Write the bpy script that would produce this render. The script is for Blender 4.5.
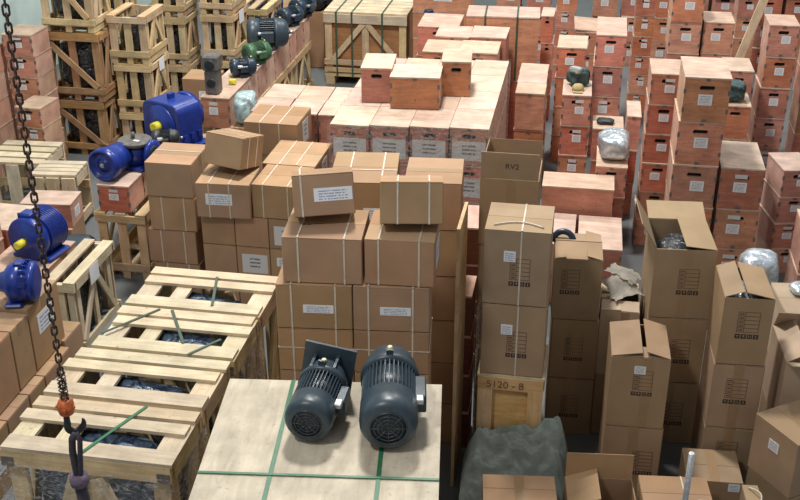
import bpy, bmesh, math, random
from mathutils import Vector, Matrix
random.seed(7)
for o in list(bpy.data.objects): bpy.data.objects.remove(o, do_unlink=True)
SC = bpy.context.scene
COL = SC.collection
R = math.radians
# ------------------------------------------------------------------ camera
cam = bpy.data.cameras.new('camera'); cam.sensor_width = 36.0; cam.lens = 1100/800*36
cam.clip_start = 0.05; cam.clip_end = 200
co = bpy.data.objects.new('camera', cam); COL.objects.link(co)
co.location = (0, 0, 4.0); co.rotation_euler = (R(90)-math.atan(0.5), 0, R(9.92))
SC.camera = co
# ------------------------------------------------------------------ light
W = bpy.data.worlds.new('hall_air'); SC.world = W; W.use_nodes = True
W.node_tree.nodes['Background'].inputs[0].default_value = (0.95, 0.97, 1.0, 1)
W.node_tree.nodes['Background'].inputs[1].default_value = 0.33
def bay_or_fill_lamp(loc, power, size=0.7):
    l = bpy.data.lights.new('bay_or_fill_lamp', 'AREA'); l.shape = 'DISK'; l.size = size; l.energy = power
    l.color = (1.0, 0.97, 0.92); l.spread = R(170)
    o = bpy.data.objects.new('bay_or_fill_lamp', l); COL.objects.link(o); o.location = loc
bay_or_fill_lamp((-1.5, 7.7, 7.2), 470, 0.9)
bay_or_fill_lamp((-3.0, 1.2, 7.6), 215, 0.9)  # added fill lamp on the camera side, brightens the front faces
bay_or_fill_lamp((-3.4, 13.0, 7.2), 260)
bay_or_fill_lamp((0.6, 13.5, 7.2), 260)
SC.view_settings.view_transform = 'Standard'; SC.view_settings.look = 'None'
SC.view_settings.gamma = 1.0; SC.view_settings.exposure = 0.0
SC.view_settings.use_curve_mapping = False
# ------------------------------------------------------------------ materials
MATS = {}
def newmat(name, rough=0.7, metal=0.0, spec=0.5):
    m = bpy.data.materials.new(name); m.use_nodes = True; MATS[name] = m
    nt = m.node_tree; b = nt.nodes['Principled BSDF']
    b.inputs['Roughness'].default_value = rough; b.inputs['Metallic'].default_value = metal
    b.inputs['Specular IOR Level'].default_value = spec
    return m, nt, b
def node(nt, t, **kw):
    n = nt.nodes.new(t)
    for k, v in kw.items(): setattr(n, k, v)
    return n
def L(nt, a, b): nt.links.new(a, b)
def mixc(nt, fac, c1, c2, mode='MIX'):
    n = node(nt, 'ShaderNodeMix', data_type='RGBA', blend_type=mode)
    if hasattr(fac, 'links') or not isinstance(fac, float): L(nt, fac, n.inputs[0])
    else: n.inputs[0].default_value = fac
    for i, c in ((6, c1), (7, c2)):
        if isinstance(c, tuple): n.inputs[i].default_value = (*c, 1)
        else: L(nt, c, n.inputs[i])
    return n.outputs[2]
def jitter(nt, col, hue=0.012, val=0.16, sat=0.12):
    oi = node(nt, 'ShaderNodeObjectInfo'); hs = node(nt, 'ShaderNodeHueSaturation')
    def rng(src, c, w):
        m = node(nt, 'ShaderNodeMath', operation='MULTIPLY_ADD'); L(nt, src, m.inputs[0])
        m.inputs[1].default_value = w*2; m.inputs[2].default_value = c-w; return m.outputs[0]
    def fr(k):
        a = node(nt, 'ShaderNodeMath', operation='MULTIPLY'); L(nt, oi.outputs['Random'], a.inputs[0]); a.inputs[1].default_value = k
        b = node(nt, 'ShaderNodeMath', operation='FRACT'); L(nt, a.outputs[0], b.inputs[0]); return b.outputs[0]
    L(nt, rng(fr(7.13), .5, hue), hs.inputs['Hue']); L(nt, rng(fr(13.7), 1, sat), hs.inputs['Saturation'])
    L(nt, rng(oi.outputs['Random'], 1, val), hs.inputs['Value']); L(nt, col, hs.inputs['Color'])
    return hs.outputs[0]
def wood(name, c1, c2, scale=(3, 40, 40), rough=0.75, knots=0.0, kc=(.2, .1, .05), bump=0.15, val=.14, hue=.012):
    m, nt, b = newmat(name, rough, spec=.3)
    tc = node(nt, 'ShaderNodeTexCoord'); oi = node(nt, 'ShaderNodeObjectInfo')
    mp = node(nt, 'ShaderNodeMapping'); mp.inputs['Scale'].default_value = scale
    add = node(nt, 'ShaderNodeVectorMath', operation='ADD'); L(nt, tc.outputs['Object'], add.inputs[0])
    sc = node(nt, 'ShaderNodeVectorMath', operation='SCALE'); L(nt, oi.outputs['Location'], sc.inputs[0]); sc.inputs['Scale'].default_value = 3.7
    L(nt, sc.outputs[0], add.inputs[1]); L(nt, add.outputs[0], mp.inputs[0])
    n = node(nt, 'ShaderNodeTexNoise'); n.inputs['Scale'].default_value = 1; n.inputs['Detail'].default_value = 6; n.inputs['Distortion'].default_value = 1.2
    L(nt, mp.outputs[0], n.inputs['Vector'])
    rp = node(nt, 'ShaderNodeValToRGB'); rp.color_ramp.elements[0].position = .3; rp.color_ramp.elements[1].position = .72
    rp.color_ramp.elements[0].color = (*c1, 1); rp.color_ramp.elements[1].color = (*c2, 1); L(nt, n.outputs[0], rp.inputs[0])
    col = rp.outputs[0]
    n2 = node(nt, 'ShaderNodeTexNoise'); n2.inputs['Scale'].default_value = 7; n2.inputs['Detail'].default_value = 3; L(nt, add.outputs[0], n2.inputs['Vector'])
    r2 = node(nt, 'ShaderNodeMapRange'); L(nt, n2.outputs[0], r2.inputs[0]); r2.inputs[1].default_value = .35; r2.inputs[2].default_value = .7; r2.inputs[3].default_value = .82; r2.inputs[4].default_value = 1.12
    vm = node(nt, 'ShaderNodeVectorMath', operation='SCALE'); L(nt, col, vm.inputs[0]); L(nt, r2.outputs[0], vm.inputs['Scale']); col = vm.outputs[0]
    if knots:
        v = node(nt, 'ShaderNodeTexVoronoi'); v.inputs['Scale'].default_value = 9; L(nt, add.outputs[0], v.inputs['Vector'])
        r3 = node(nt, 'ShaderNodeMapRange'); L(nt, v.outputs['Distance'], r3.inputs[0]); r3.inputs[1].default_value = .04; r3.inputs[2].default_value = .1; r3.inputs[3].default_value = knots; r3.inputs[4].default_value = 0
        col = mixc(nt, r3.outputs[0], col, kc)
    n4 = node(nt, 'ShaderNodeTexNoise'); n4.inputs['Scale'].default_value = 55; n4.inputs['Detail'].default_value = 4; L(nt, add.outputs[0], n4.inputs['Vector'])
    r4 = node(nt, 'ShaderNodeMapRange'); L(nt, n4.outputs[0], r4.inputs[0]); r4.inputs[1].default_value = .62; r4.inputs[2].default_value = .72; r4.inputs[3].default_value = 0; r4.inputs[4].default_value = .45
    col = mixc(nt, r4.outputs[0], col, kc)
    col = jitter(nt, col, hue, val)
    L(nt, col, b.inputs['Base Color'])
    bp = node(nt, 'ShaderNodeBump'); bp.inputs['Strength'].default_value = bump; bp.inputs['Distance'].default_value = .004
    L(nt, n.outputs[0], bp.inputs['Height']); L(nt, bp.outputs[0], b.inputs['Normal'])
    return m
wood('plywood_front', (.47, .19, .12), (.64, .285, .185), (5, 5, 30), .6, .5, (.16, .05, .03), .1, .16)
wood('plywood_side_lit', (.52, .29, .21), (.64, .41, .31), (30, 4, 5), .6, .3, (.2, .08, .05), .1, .12)  # sides paler than the fronts: lamp glare on them put into the colour
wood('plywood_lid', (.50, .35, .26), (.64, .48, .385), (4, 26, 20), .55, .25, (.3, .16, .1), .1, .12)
wood('plywood_edge', (.62, .45, .3), (.74, .56, .4), (6, 30, 30))
wood('pine', (.50, .36, .20), (.66, .51, .31), (3, 45, 45), .75, .6, (.24, .12, .05), .2, .14)
wood('pine_pale', (.52, .43, .29), (.67, .57, .41), (3, 45, 45), .7, .6, (.3, .17, .08), .2, .12)
wood('pine_brown', (.30, .17, .08), (.46, .28, .14), (3, 45, 45), .75, .5, (.14, .07, .03), .2, .14)
wood('pine_golden', (.56, .37, .16), (.70, .50, .25), (3, 30, 30), .7, .5, (.24, .12, .05), .15, .06)
wood('plywood_pale', (.50, .425, .31), (.67, .585, .44), (18, 3, 10), .6, .35, (.34, .22, .12), .1, .04)
wood('redwood_ply', (.13, .045, .035), (.22, .085, .06), (3, 3, 50), .6, 0, bump=.3)
def cardboard(name, c, val=.12):
    m, nt, b = newmat(name, .8, spec=.25)
    tc = node(nt, 'ShaderNodeTexCoord'); oi = node(nt, 'ShaderNodeObjectInfo')
    add = node(nt, 'ShaderNodeVectorMath', operation='ADD'); L(nt, tc.outputs['Object'], add.inputs[0]); L(nt, oi.outputs['Location'], add.inputs[1])
    n = node(nt, 'ShaderNodeTexNoise'); n.inputs['Scale'].default_value = 5; n.inputs['Detail'].default_value = 5; L(nt, add.outputs[0], n.inputs['Vector'])
    r = node(nt, 'ShaderNodeMapRange'); L(nt, n.outputs[0], r.inputs[0]); r.inputs[1].default_value = .3; r.inputs[2].default_value = .75; r.inputs[3].default_value = .86; r.inputs[4].default_value = 1.1
    vm = node(nt, 'ShaderNodeVectorMath', operation='SCALE'); vm.inputs[0].default_value = c; L(nt, r.outputs[0], vm.inputs['Scale'])
    L(nt, jitter(nt, vm.outputs[0], .008, val, .08), b.inputs['Base Color'])
    bp = node(nt, 'ShaderNodeBump'); bp.inputs['Strength'].default_value = .25; bp.inputs['Distance'].default_value = .01
    L(nt, n.outputs[0], bp.inputs['Height']); L(nt, bp.outputs[0], b.inputs['Normal'])
cardboard('cardboard', (.40, .255, .150))
cardboard('cardboard_grey', (.36, .25, .155))
cardboard('cardboard_worn', (.47, .36, .25), .08)
def plain(name, c, rough=.6, metal=0., spec=.5, noise=.15, bump=0., nscale=30):
    m, nt, b = newmat(name, rough, metal, spec)
    tc = node(nt, 'ShaderNodeTexCoord'); n = node(nt, 'ShaderNodeTexNoise'); n.inputs['Scale'].default_value = nscale; n.inputs['Detail'].default_value = 4
    L(nt, tc.outputs['Object'], n.inputs['Vector'])
    r = node(nt, 'ShaderNodeMapRange'); L(nt, n.outputs[0], r.inputs[0]); r.inputs[1].default_value = .3; r.inputs[2].default_value = .7; r.inputs[3].default_value = 1-noise; r.inputs[4].default_value = 1+noise
    vm = node(nt, 'ShaderNodeVectorMath', operation='SCALE'); vm.inputs[0].default_value = c; L(nt, r.outputs[0], vm.inputs['Scale'])
    L(nt, vm.outputs[0], b.inputs['Base Color'])
    if bump:
        bp = node(nt, 'ShaderNodeBump'); bp.inputs['Strength'].default_value = bump; bp.inputs['Distance'].default_value = .01
        L(nt, n.outputs[0], bp.inputs['Height']); L(nt, bp.outputs[0], b.inputs['Normal'])
    return m
plain('blue_paint', (.012, .035, .24), .3, noise=.2)
plain('slate_paint', (.035, .056, .074), .38, noise=.15)
plain('navy_paint', (.02, .04, .065), .35, noise=.2)
plain('charcoal', (.02, .024, .028), .45, noise=.3)
plain('green_paint', (.05, .13, .06), .4, noise=.25)
plain('steel', (.45, .46, .46), .35, .8)
plain('zinc', (.50, .52, .54), .4, .5, noise=.25, nscale=60)
plain('cast_iron', (.14, .13, .12), .6, .3, noise=.3)
plain('clip_steel', (.20, .17, .16), .5, .4, noise=.3)
plain('yellow_plastic', (.70, .62, .04), .5)
plain('brass', (.55, .47, .22), .4, .3)
plain('chain_rust', (.075, .05, .04), .6, .5, noise=.5, nscale=120)
plain('orange_paint', (.50, .11, .025), .5, noise=.5, nscale=60)
plain('black_iron', (.03, .03, .032), .5, .3)
plain('sling_web', (.045, .04, .055), .9, noise=.3, nscale=150, bump=.3)
plain('purple_web', (.13, .10, .15), .9, noise=.3, nscale=150, bump=.3)
plain('strap_green', (.03, .16, .075), .4)
plain('strap_dark', (.05, .085, .05), .4)
plain('strap_white', (.62, .56, .46), .5)
plain('tape', (.33, .215, .12), .35, noise=.05)
plain('ink', (.045, .035, .03), .8)
plain('ink_soft', (.16, .10, .06), .8)
plain('hole_dark', (.02, .014, .012), .9)
plain('foil', (.55, .62, .68), .22, .55, noise=.3, bump=1.0, nscale=26)
plain('cyan_film', (.45, .60, .62), .2, .2, noise=.4, bump=1.0, nscale=22)
plain('dusty_board', (.50, .47, .41), .9, noise=.2, nscale=12, bump=.4)
plain('khaki', (.42, .33, .16), .9)
plain('dark_green_cloth', (.05, .085, .085), .9, noise=.5, nscale=14, bump=.6)
plain('grey_rag', (.34, .35, .33), .9, noise=.4, nscale=14, bump=.6)
plain('teal_wall', (.50, .62, .60), .8, noise=.07, nscale=3)
def tarp_mat():
    m, nt, b = newmat('tarp', .6, spec=.35)
    tc = node(nt, 'ShaderNodeTexCoord'); n = node(nt, 'ShaderNodeTexNoise'); n.inputs['Scale'].default_value = 14; n.inputs['Detail'].default_value = 6; n.inputs['Distortion'].default_value = .8
    L(nt, tc.outputs['Object'], n.inputs['Vector'])
    L(nt, mixc(nt, n.outputs[0], (.12, .145, .13), (.27, .31, .285)), b.inputs['Base Color'])
    bp = node(nt, 'ShaderNodeBump'); bp.inputs['Strength'].default_value = .6; bp.inputs['Distance'].default_value = .02
    L(nt, n.outputs[0], bp.inputs['Height']); L(nt, bp.outputs[0], b.inputs['Normal'])
tarp_mat()
def wrapped_mat(name, c1, c2):
    m, nt, b = newmat(name, .18, spec=.7)
    tc = node(nt, 'ShaderNodeTexCoord'); n = node(nt, 'ShaderNodeTexNoise'); n.inputs['Scale'].default_value = 9; n.inputs['Detail'].default_value = 5; n.inputs['Distortion'].default_value = 2
    L(nt, tc.outputs['Object'], n.inputs['Vector'])
    rp = node(nt, 'ShaderNodeMapRange'); L(nt, n.outputs[0], rp.inputs[0]); rp.inputs[1].default_value = .4; rp.inputs[2].default_value = .75
    L(nt, mixc(nt, rp.outputs[0], c1, c2), b.inputs['Base Color'])
    bp = node(nt, 'ShaderNodeBump'); bp.inputs['Strength'].default_value = 1; bp.inputs['Distance'].default_value = .03
    L(nt, n.outputs[0], bp.inputs['Height']); L(nt, bp.outputs[0], b.inputs['Normal'])
wrapped_mat('wrapped_blue', (.02, .035, .075), (.20, .30, .42))
wrapped_mat('wrapped_dark', (.012, .012, .014), (.09, .10, .11))
def film_mat(name, opac, tint):
    m, nt, b = newmat(name, .15, spec=.8)
    b.inputs['Base Color'].default_value = (*tint, 1)
    tc = node(nt, 'ShaderNodeTexCoord'); mp = node(nt, 'ShaderNodeMapping'); mp.inputs['Scale'].default_value = (9, 9, 14); mp.inputs['Rotation'].default_value = (.5, .5, .3)
    L(nt, tc.outputs['Object'], mp.inputs[0])
    n = node(nt, 'ShaderNodeTexNoise'); n.inputs['Scale'].default_value = 1.4; n.inputs['Detail'].default_value = 6; n.inputs['Distortion'].default_value = 3; L(nt, mp.outputs[0], n.inputs['Vector'])
    bp = node(nt, 'ShaderNodeBump'); bp.inputs['Strength'].default_value = 1; bp.inputs['Distance'].default_value = .03; L(nt, n.outputs[0], bp.inputs['Height']); L(nt, bp.outputs[0], b.inputs['Normal'])
    r = node(nt, 'ShaderNodeMapRange'); L(nt, n.outputs[0], r.inputs[0]); r.inputs[1].default_value = .45; r.inputs[2].default_value = .68; r.inputs[3].default_value = opac*.25; r.inputs[4].default_value = opac*2.2
    L(nt, r.outputs[0], b.inputs['Alpha'])
film_mat('film', .22, (.85, .80, .78))
film_mat('film_grey', .35, (.70, .74, .70))
def paper(name, base, inkc, rows=7, dens=.55, xm=(.12, .88), zm=(.1, .9)):
    m, nt, b = newmat(name, .6, spec=.3)
    tc = node(nt, 'ShaderNodeTexCoord'); mp = node(nt, 'ShaderNodeMapping')
    sx = node(nt, 'ShaderNodeSeparateXYZ'); L(nt, tc.outputs['Generated'], sx.inputs[0])
    br = node(nt, 'ShaderNodeMath', operation='MULTIPLY'); L(nt, sx.outputs[2], br.inputs[0]); br.inputs[1].default_value = rows
    fr = node(nt, 'ShaderNodeMath', operation='FRACT'); L(nt, br.outputs[0], fr.inputs[0])
    lt = node(nt, 'ShaderNodeMath', operation='GREATER_THAN'); L(nt, fr.outputs[0], lt.inputs[0]); lt.inputs[1].default_value = .55
    mp.inputs['Scale'].default_value = (22, 1, rows*1.0); L(nt, tc.outputs['Generated'], mp.inputs[0])
    n = node(nt, 'ShaderNodeTexNoise'); n.inputs['Scale'].default_value = 1.0; n.inputs['Detail'].default_value = 2; L(nt, mp.outputs[0], n.inputs['Vector'])
    gt = node(nt, 'ShaderNodeMath', operation='GREATER_THAN'); L(nt, n.outputs[0], gt.inputs[0]); gt.inputs[1].default_value = 1-dens
    # margins
    def band(src, lo, hi):
        a = node(nt, 'ShaderNodeMath', operation='GREATER_THAN'); L(nt, src, a.inputs[0]); a.inputs[1].default_value = lo
        c = node(nt, 'ShaderNodeMath', operation='LESS_THAN'); L(nt, src, c.inputs[0]); c.inputs[1].default_value = hi
        d = node(nt, 'ShaderNodeMath', operation='MULTIPLY'); L(nt, a.outputs[0], d.inputs[0]); L(nt, c.outputs[0], d.inputs[1]); return d.outputs[0]
    cur = lt.outputs[0]
    for s in (gt.outputs[0], band(sx.outputs[0], *xm), band(sx.outputs[2], *zm)):
        d = node(nt, 'ShaderNodeMath', operation='MULTIPLY'); L(nt, cur, d.inputs[0]); L(nt, s, d.inputs[1]); cur = d.outputs[0]
    L(nt, mixc(nt, cur, base, inkc), b.inputs['Base Color'])
paper('label_paper', (.78, .80, .81), (.34, .31, .33), 7)
paper('label_blue', (.78, .82, .86), (.30, .32, .50), 5)
paper('label_big', (.66, .66, .67), (.20, .20, .21), 5, .6, (.3, .72), (.2, .82))
plain('paper_blank', (.62, .62, .60), .6, noise=.06)
def floor_mat():
    m, nt, b = newmat('concrete', .55, spec=.4)
    tc = node(nt, 'ShaderNodeTexCoord'); n = node(nt, 'ShaderNodeTexNoise'); n.inputs['Scale'].default_value = 1.3; n.inputs['Detail'].default_value = 8; L(nt, tc.outputs['Object'], n.inputs['Vector'])
    L(nt, mixc(nt, n.outputs[0], (.085, .095, .10), (.17, .185, .19)), b.inputs['Base Color'])
floor_mat()

# ------------------------------------------------------------------ mesh helpers
CACHE = {}
def bmbox(bm, x0, x1, y0, y1, z0, z1, mi=0, M=None):
    vs = [bm.verts.new(p) for p in ((x0,y0,z0),(x1,y0,z0),(x1,y1,z0),(x0,y1,z0),(x0,y0,z1),(x1,y0,z1),(x1,y1,z1),(x0,y1,z1))]
    for f in ((0,3,2,1),(4,5,6,7),(0,1,5,4),(1,2,6,5),(2,3,7,6),(3,0,4,7)):
        bm.faces.new([vs[i] for i in f]).material_index = mi
    if M is not None:
        for v in vs: v.co = M @ v.co
    return vs
def lathe(bm, prof, seg=32, M=None, mi=0, cap=True, smooth=True):
    """profile of (axial, radius) revolved about local Y"""
    rings = []
    for a, r in prof:
        ring = []
        for i in range(seg):
            t = 2*math.pi*i/seg
            v = Vector((r*math.cos(t), a, r*math.sin(t)))
            ring.append(bm.verts.new(M @ v if M is not None else v))
        rings.append(ring)
    for p, q in zip(rings, rings[1:]):
        for i in range(seg):
            f = bm.faces.new((p[i], p[(i+1) % seg], q[(i+1) % seg], q[i])); f.material_index = mi; f.smooth = smooth
    if cap:
        f = bm.faces.new(rings[0]); f.material_index = mi
        f = bm.faces.new(rings[-1][::-1]); f.material_index = mi
def tube(bm, pts, r, seg=8, mi=0, closed=False):
    n = len(pts); pts = [Vector(p) for p in pts]; rings = []
    prev = None
    for i, p in enumerate(pts):
        a = pts[(i-1) % n] if (closed or i > 0) else pts[i]; b = pts[(i+1) % n] if (closed or i < n-1) else pts[i]
        t = (b-a).normalized()
        if prev is None:
            u = t.orthogonal().normalized()
        else:
            u = (prev - t*prev.dot(t)).normalized()
        prev = u; w = t.cross(u)
        rr = r[i] if isinstance(r, (list, tuple)) else r
        rings.append([bm.verts.new(p+(u*math.cos(2*math.pi*k/seg)+w*math.sin(2*math.pi*k/seg))*rr) for k in range(seg)])
    for i in range(n if closed else n-1):
        p, q = rings[i], rings[(i+1) % n]
        for k in range(seg):
            f = bm.faces.new((p[k], p[(k+1) % seg], q[(k+1) % seg], q[k])); f.smooth = True; f.material_index = mi
    if not closed:
        bm.faces.new(rings[0][::-1]); bm.faces.new(rings[-1])
def mesh(name, bm, mats, bevel=0):
    bmesh.ops.recalc_face_normals(bm, faces=bm.faces[:])
    if bevel: bmesh.ops.bevel(bm, geom=bm.edges[:], offset=bevel, segments=1, affect='EDGES', clamp_overlap=True)
    me = bpy.data.meshes.new(name); bm.to_mesh(me); bm.free()
    for m in (mats if isinstance(mats, (list, tuple)) else [mats]): me.materials.append(MATS[m])
    return me
def put(name, me, parent=None, loc=(0,0,0), rot=None, mat=None):
    o = bpy.data.objects.new(name, me); COL.objects.link(o); o.parent = parent
    if mat is not None: o.matrix_basis = mat
    else:
        o.location = loc
        if rot: o.rotation_euler = rot
    return o
def boxmesh(w, d, h, mat, bevel=0, origin='base'):
    k = ('box', round(w,4), round(d,4), round(h,4), mat, bevel, origin)
    if k not in CACHE:
        bm = bmesh.new(); z0 = 0 if origin == 'base' else -h/2
        bmbox(bm, -w/2, w/2, -d/2, d/2, z0, z0+h); CACHE[k] = mesh('block', bm, mat, bevel)
    return CACHE[k]
def tag(o, label, cat, group=None):
    o['label'] = label; o['category'] = cat
    if group: o['group'] = group
    return o
def thing(name, label, cat, loc=(0,0,0), rz=0, group=None, rot=None):
    o = bpy.data.objects.new(name, None); COL.objects.link(o); o.empty_display_size = .1
    o.location = loc; o.rotation_euler = rot if rot else (0,0,R(rz))
    return tag(o, label, cat, group)
def struct(name, me, loc=(0,0,0)):
    o = put(name, me, None, loc); o['kind'] = 'structure'; return o
def bar(parent, name, p0, p1, w, t, nrm=(0,0,1), mat='pine'):
    """plank from p0 to p1: width w, thickness t along nrm"""
    p0 = Vector(p0); p1 = Vector(p1); x = (p1-p0); Ln = x.length; x.normalize()
    z = Vector(nrm); z = (z - x*z.dot(x)).normalized(); y = z.cross(x)
    m = Matrix((x, y, z)).transposed().to_4x4(); m.translation = (p0+p1)/2
    return put(name, boxmesh(Ln, w, t, mat, 0, 'mid'), parent, mat=m)
# ------------------------------------------------------------------ setting
bm = bmesh.new(); bmbox(bm, -6.6, 7, 0.2, 22, -.1, 0); struct('floor', mesh('floor', bm, 'concrete'))
bm = bmesh.new(); bmbox(bm, -6.6, -6.4, 0.2, 22, 0, 5); struct('wall_left', mesh('wall_left', bm, 'teal_wall'))
bm = bmesh.new(); bmbox(bm, -6.4, 7, 21.8, 22, 0, 5); struct('wall_back', mesh('wall_back', bm, 'teal_wall'))

# ------------------------------------------------------------------ plywood boxes
def ply_body(w, d, h, hole):
    k = ('ply', round(w,4), round(d,4), round(h,4), hole)
    if k in CACHE: return CACHE[k]
    bm = bmesh.new(); x, y = w/2, d/2
    V = lambda *p: bm.verts.new(p)
    b = [V(-x,-y,0), V(x,-y,0), V(x,y,0), V(-x,y,0)]; t = [V(-x,-y,h), V(x,-y,h), V(x,y,h), V(-x,y,h)]
    for idx, mi in (((0,3,2,1),1),):
        bm.faces.new([b[i] for i in idx]).material_index = mi
    bm.faces.new(t).material_index = 1
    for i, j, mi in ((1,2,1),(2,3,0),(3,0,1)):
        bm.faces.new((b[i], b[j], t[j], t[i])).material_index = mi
    if not hole:
        bm.faces.new((b[0], b[1], t[1], t[0])).material_index = 0
    else:
        hw, hh, cz = min(.055, w*.19), .017, h*.79
        ring = [(-hw, cz), (-hw+hh*.6, cz-hh), (0, cz-hh), (hw-hh*.6, cz-hh), (hw, cz), (hw-hh*.6, cz+hh), (0, cz+hh), (-hw+hh*.6, cz+hh)]
        inn = [V(p[0], -y, p[1]) for p in ring]; dp = [V(p[0], -y+.03, p[1]) for p in ring]
        out = [V(-x,-y,cz), b[0], V(0,-y,0), b[1], V(x,-y,cz), t[1], V(0,-y,h), t[0]]
        for i in range(8):
            j = (i+1) % 8
            bm.faces.new((out[i], out[j], inn[j], inn[i])).material_index = 0
            bm.faces.new((inn[i], inn[j], dp[j], dp[i])).material_index = 1
        bm.faces.new(dp).material_index = 2
    CACHE[k] = mesh('ply_body', bm, ['plywood_front', 'plywood_side_lit', 'hole_dark']); return CACHE[k]
GRP = None
def plybox(label, cx, cy, z, w, d, h, rz=0, hole=True, clips=5, lab='label_paper', lx=None, big=False, slip=False, group=None, rot=None):
    t = thing('plywood_box', label, 'box', (cx, cy, z), rz, group, rot)
    lt = .012
    put('body', ply_body(w, d, h-lt-.002, hole), t)
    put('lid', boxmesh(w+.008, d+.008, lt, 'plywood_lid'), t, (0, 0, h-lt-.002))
    if lab:
        lw, lh = (w*.88, h*.52) if big else (w*.31, h*.24)
        ox = (random.uniform(-.02, .03)*w*4 if lx is None else lx) if not big else 0
        put('paper_label', boxmesh(lw, .0016, lh, lab), t, (ox, -d/2-.0012, h*.12 if big else h*.40+random.uniform(-.01,.01)))
        if slip: put('paper_slip', boxmesh(lw*.95, .0016, h*.1, 'paper_blank'), t, (ox, -d/2-.0012, h*.735))
    if clips:
        cm = boxmesh(.030, .004, .018, 'clip_steel'); cs = boxmesh(.016, .012, .036, 'clip_steel')
        put('clip', cm, t, (0, -d/2-.002, h-.028))
        if clips >= 5:
            for sx in (-1, 1):
                for fz in (.2, .62):
                    put('clip', cs, t, (sx*(w/2-.0055), -d/2+.0035, h*fz))
        if clips >= 7:
            put('clip', cm, t, (0, -d/2-.002, .004))
    return t
ORD = ['topmost']+[q+' from top' for q in ('second', 'third', 'fourth', 'fifth', 'sixth', 'seventh')]
def stack(desc, X0, X1, Y, d, h, n, z0=0, rz=0, noun='plywood box', jit=.006, **kw):
    w = X1-X0
    for i in range(n):
        k = n-1-i
        o = ORD[k] if k < n-1 or n == 1 else ('bottom' if n > 1 else 'topmost')
        lab = f'{noun}, {o} of {desc}' if n > 1 else f'{noun} {desc}'
        kk = dict(kw)
        if 'slip' not in kk: kk['slip'] = random.random() < .4
        plybox(lab, (X0+X1)/2+random.uniform(-jit, jit), Y+d/2+random.uniform(-jit, jit), z0+i*h, w-.006, d, h-.001, rz+random.uniform(-.8,.8), **kk)
# right hand field of stacks
stack('the five-high stack behind the open carton', .68, 1.0, 7.67, .50, .329, 5, clips=7, slip=False)
stack('the three-high stack of big boxes behind the half-open carton', 1.025, 1.335, 7.70, .55, .324, 3, clips=7, slip=True)
stack('the six-high stack behind the five-high stack', .49, .74, 8.31, .40, .243, 6, clips=5)
stack('the stack under the dark bag and cap', -.18, .06, 8.88, .41, .266, 4)
stack('the stack behind the dark bag and cap', -.28, -.01, 10.02, .42, .285, 4)
stack('the three-high stack under the foil bundle', .14, .38, 8.10, .44, .253, 3)
stack('the four-high stack with the deep pale lid', .07, .35, 10.28, .66, .301, 4)
stack('the narrow seven-high tower', .46, .66, 11.62, .4, .21, 7, clips=1, slip=True)
stack('the five-high tower behind the narrow gap', .77, 1.07, 10.80, .45, .305, 5)
stack('the four-high stack under the leaning plank', 1.09, 1.38, 10.85, .42, .305, 4)
stack('the five-high tower beside the leaning plank', 1.57, 1.83, 10.01, .38, .287, 5, clips=7)
stack('the angled four-high stack before the five-high tower', 1.47, 1.71, 8.0, .36, .216, 4, rz=12)
stack('the dark six-high tower behind the leaning plank', 1.58, 1.80, 12.38, .35, .222, 6, clips=1)
stack('the six-high tower beside the corridor', -.39, -.16, 12.57, .3, .208, 6, clips=1)
stack('the four-high stack under the broken lid', -.13, .10, 11.45, .4, .225, 4, clips=1)
stack('the pair behind the black bag', 1.22, 1.46, 9.75, .4, .36, 3, clips=1, lab=None)
stack('the pair under the black bag', 1.17, 1.42, 9.32, .38, .30, 3, clips=1, lab=None)
stack('the dark stack tucked beside the six-high stack', .365, .48, 8.9, .4, .3, 3, clips=1, lab=None, hole=False)
stack('the two-high pair before the angled stack', 1.60, 1.90, 7.35, .4, .33, 2, lab=None)
# row far behind
FARX = [-1.15, -.78, .02, .36, .72, 1.06, 1.40, 1.90, 2.24, 2.58]
NAMES = ['first', 'second', 'third', 'fourth', 'fifth', 'sixth', 'seventh', 'eighth', 'ninth', 'tenth', 'eleventh']
for i, x in enumerate(FARX):
    for k in range(5):
        plybox('plywood box, %s of %s back-row stack %s the corridor' % (ORD[4-k] if k else 'bottom', NAMES[i if i < 2 else i-2], 'before' if i < 2 else 'past'), x+.15, 13.35+random.uniform(-.05,.05)+.2, k*.3, .29, .4, .299, random.uniform(-1.5,1.5), clips=1)
stack('the stack crossing beside the five-high tower', 2.0, 2.27, 10.4, .4, .3, 4, clips=1)
stack('the stack behind the angled four-high stack', 1.92, 2.2, 9.0, .4, .3, 3, clips=1)
# long plywood box and the two below it
stack('the three flat ones lying on each other', -.26, .28, 7.79, .28, .232, 3, noun='long plywood box', hole=False, lab=None, clips=0)
stack('the pair with wide pale lid before long box', .03, .345, 7.17, .55, .25, 2, lab=None, clips=5, hole=False)
stack('the narrow two-high pair before the long box', -.22, .01, 7.2, .53, .25, 2, lab=None, clips=5, hole=False)
# stacks behind the wrapped block
stack('the front pair behind the wrapped block, blue drum side', -1.48, -1.155, 9.6, .39, .29, 4, clips=1, lab=None)
stack('the front pair behind the wrapped block, corridor side', -1.15, -.80, 9.6, .39, .293, 4, clips=1, lab=None)
stack('the second row behind the wrapped block, blue drum side', -1.42, -1.10, 10.02, .38, .297, 4, clips=1, lab=None)
stack('the second row behind the wrapped block, corridor side', -1.09, -.75, 10.02, .38, .30, 4, clips=1, lab=None)
stack('the grey-lidded stack before the blue drum', -1.66, -1.26, 10.45, .5, .29, 4, clips=1, lab=None)
stack('the stack with a label behind the grey-lidded stack', -1.95, -1.30, 12.0, .4, .3, 4, clips=1)
for i in range(3):
    stack('the %s column in the file before the strapped case' % ['first', 'middle', 'last'][i], -.585, -.335, 9.06+i*.29, .285, .333, 3, hole=False, lab=None, clips=1)
stack('the stack with white slip behind the strapped long box', -.49, -.36, 11.2, .35, .28, 4, clips=1, lab=None)
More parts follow.
